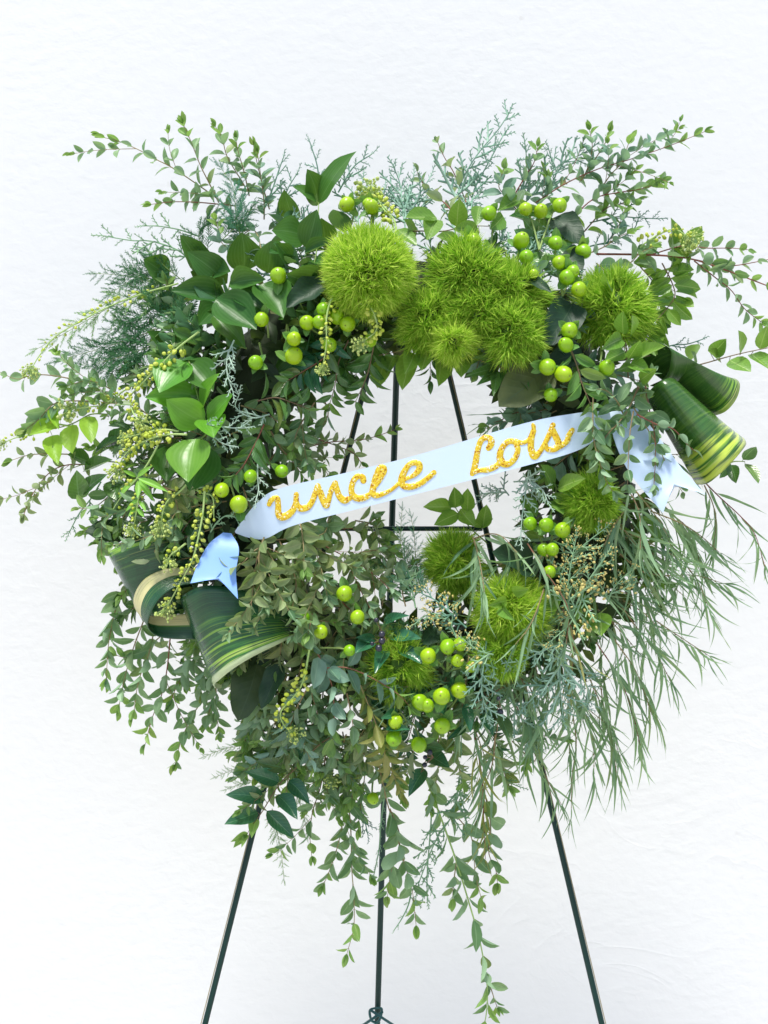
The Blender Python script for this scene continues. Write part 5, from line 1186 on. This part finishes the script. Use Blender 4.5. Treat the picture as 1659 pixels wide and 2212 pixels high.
LAND = [(797,588,'the round dianthus'),(1010,596,'the middle dianthus'),(1110,680,'the ragged dianthus'),(928,690,'the dianthus at the hole edge'),(1322,668,'the right dianthus'),(1272,1088,'the dianthus under ribbon'),(985,1212,'the soft dianthus'),(1102,1322,'the full dianthus'),(868,1440,'the thin dark dianthus'),(749,442,'the lone top berry'),(1168,452,'the top berry row'),(601,595,'the berry among ruscus'),(552,783,'the leftmost inner berry'),(635,750,'the stacked berry pair'),(1226,725,'the wide sepalled berry pair'),(1195,820,'the three berries over ribbon'),(1311,794,'the berry by the rolled leaf'),(497,1075,'the berries at ribbon start'),(575,1022,'the two shaded berries'),(1180,1138,'the three berries under ribbon'),(744,1282,'the bronze framed berry'),(925,1515,'the largest berry cluster'),(870,1600,'the lowest berry trio'),(806,1725,'the solitary low berry'),(1500,830,'the upper rolled leaf'),(1510,960,'the yellow striped roll'),(520,1380,'the largest folded leaf'),(365,1290,'the cream banded coil'),(290,1200,'the thin lined folded leaf'),(460,1220,'the left ribbon tail'),(1430,1010,'the right ribbon tail'),(490,620,'the ruscus rosette'),(700,380,'the upright ruscus leaf'),(420,830,'the bright ruscus group'),(420,990,'the brightest ruscus leaf'),(150,940,'the pale toothed leaves'),(580,1720,'the dark toothed sprig'),(1270,1250,'the straw coloured buds'),(820,1385,'the black fruits'),(1130,850,'the big salal leaf'),(560,1510,'the hanging salal leaf'),(1210,1480,'the large pale juniper'),(970,1080,'the six sunlit leaves')]
USED = set()
def where(kind, x, y):
    for lx, ly, nm in sorted(LAND, key=lambda q: math.hypot(q[0] - x, q[1] - y)):
        dx, dy = x - lx, y - ly; a, b = abs(dx), abs(dy)
        h = 'left of' if dx < 0 else 'right of'; v = 'above' if dy < 0 else 'below'
        dr = h if a > 2 * b else v if b > 2 * a else v + ' and ' + h
        lab = f'{kind} tucked {dr} {nm}'
        if lab not in USED: USED.add(lab); return lab
FILL = [  # angle range (0 right, 90 bottom, 180 left, 270 top), how many, radial range, lift, builder, kind, group
 (92, 150, 18, (-95, 80), lambda p, l, g: E(l, 'V', p, 105, 48, 58, lift=(-14, 8), mat='eucbrown', group=g), 'bronze eucalyptus sprig', 'eucalyptus tucked into the lower left'),
 (150, 208, 18, (-95, 70), lambda p, l, g: E(l, 'V', p, 100, 48, 58, lift=(-14, 8), mat='euc', group=g), 'grey green eucalyptus sprig', 'eucalyptus tucked into the left'),
 (150, 210, 17, (30, 170), lambda p, l, g: E(l, 'V', p, 130, 66, 64, 'myrtle', 'privet', 'privet', 'stem_brown', (-12, 6), 'laurel_sprig', 'leafy sprig', group=g), 'shaded laurel sprig', 'laurel tucked into the left'),
 (165, 218, 19, (60, 190), lambda p, l, g: E(l, 'V', p, 100, 50, 60, lift=(-10, 8), mat='euc', group=g), 'outer eucalyptus sprig', 'eucalyptus spreading out of the left'),
 (205, 258, 15, (-95, 110), lambda p, l, g: E(l, 'V', p, 170, 92, 80, 'ruscus', 'ruscus', 'ruscus', 'stem_green', (-14, 4), 'ruscus_stem', 'ruscus', group=g, tip=False), 'shaded ruscus stem', 'ruscus tucked into the upper left'),
 (250, 300, 11, (-95, 70), lambda p, l, g: E(l, 'V', p, 140, 60, 62, 'privet', 'privet', 'privet', 'stem_brown', (-16, -2), 'privet_sprig', 'privet', group=g, flat=1), 'shaded privet sprig', 'privet tucked into the top'),
 (240, 315, 12, (60, 170), lambda p, l, g: cedar(l, 'V', p, 'cedar', 150, 34, (-12, 2), group=g), 'blue green juniper spray', 'juniper fringing the top'),
 (292, 350, 18, (-95, 110), lambda p, l, g: E(l, 'V', p, 110, 56, 60, lift=(-14, 6), mat='eucblue', group=g), 'bluish eucalyptus sprig', 'eucalyptus tucked into the upper right'),
 (-20, 30, 10, (-95, 90), lambda p, l, g: E(l, 'V', p, 140, 62, 66, 'myrtle', 'myrtle', 'privet', 'stem_brown', (-16, 2), 'laurel_sprig', 'leafy sprig', group=g), 'shaded laurel sprig', 'laurel tucked into the right'),
 (-5, 74, 24, (-95, 110), lambda p, l, g: sprig(l, 'V', p, 400, 25, 54, 'willow', 'willow', 'willow', 'stem_tan', (-14, 12), 'willow_sprig', 'willow eucalyptus', ang=34, alt=True, petiole=.03, jit=2.2, droop=.6, group=g), 'willow leaved sprig', 'willow sprigs tucked into the lower right'),
 (55, 100, 10, (-95, 70), lambda p, l, g: E(l, 'V', p, 130, 58, 60, 'privet', 'darkprivet', 'privet', 'stem_brown', (-16, -2), 'privet_sprig', 'privet', group=g, flat=1), 'dark privet sprig', 'dark privet tucked into the bottom'),
 (100, 152, 12, (70, 190), lambda p, l, g: E(l, 'V', p, 105, 50, 60, lift=(-12, 4), mat='euc', group=g), 'hanging eucalyptus sprig', 'eucalyptus hanging at the lower left'),
 (72, 128, 16, (60, 200), lambda p, l, g: E(l, 'V', p, 105, 48, 58, lift=(-14, 6), mat='eucbrown', group=g), 'sage eucalyptus sprig', 'eucalyptus hanging under the bottom'),
 (70, 120, 9, (-110, 40), lambda p, l, g: E(l, 'V', p, 110, 56, 58, lift=(-12, 8), mat='euc', group=g), 'grey eucalyptus sprig', 'eucalyptus packed into the bottom'),
 (20, 76, 12, (70, 210), lambda p, l, g: sprig(l, 'V', p, 360, 21, 56, 'willow', 'willow', 'willow', 'stem_tan', (-14, 8), 'willow_sprig', 'willow eucalyptus', ang=34, alt=True, petiole=.03, jit=2.2, droop=.7, group=g), 'fine willow leaved sprig', 'willow sprigs fringing the lower right'),
 (60, 100, 6, (-60, 90), lambda p, l, g: cedar(l, 'V', p, 'cedargreen', 150, 36, (-10, 4), group=g), 'green juniper sprig', 'juniper tucked into the bottom'),
]
fr = random.Random(77)
for a0, a1, n, rng, fn, kind, grp in FILL:
    for k in range(n):
        a = R(a0 + (a1 - a0) * (k + fr.random()) / n); rad = RR + fr.uniform(*rng); ca, sa = math.cos(a), math.sin(a)
        x, y = RCX + ca * rad, RCY + sa * rad; outw = fr.choice((-.55, .5, 1, 1)) if rng[0] < 0 else 1; ln = fr.uniform(110, 190) * (.8 if outw < 0 or rng[0] > 0 else 1)
        tx, ty = -sa, ca; tt = fr.uniform(-.8, .8); dx, dy = ca * outw + tx * tt, sa * outw + ty * tt + (.45 if 0 < (a % 6.283) < 3.14 else .05)
        m = math.hypot(dx, dy); dx, dy = dx / m, dy / m; mx, my = x + dx * ln * .55, y + dy * ln * .55
        fn([(x, y), (x + dx * ln * .5 + fr.uniform(-9, 9), y + dy * ln * .5), (x + dx * ln, y + dy * ln + ln * .08)], where(kind, mx, my), grp)

handleaves('dark leafy backing behind the top right berries', 'C', '330,950 300,850 330,750 420,760', '300,900>150,760,120 320,850>200,690,110 340,800>330,640,120 380,800>480,690,120 360,900>250,1000,110 400,860>520,960,120 330,960>420,1050,110 300,760>120,680,100 450,760>570,830,110', 'myrtle', 'privet', 'laurel_sprig', 'leafy sprig', lift=(-10, -4), leaflift=(-8, 4))

handleaves('laurel leaves lapping over the left end of the rolls', 'F', '800,200 880,170 960,150', '860,180>1050,95,95,40 840,200>960,260,80,30 830,170>900,60,85,30 900,300>1000,230,70,34', 'myrtle', 'myrtle', 'laurel_sprig', 'leafy sprig', 'stem_brown')
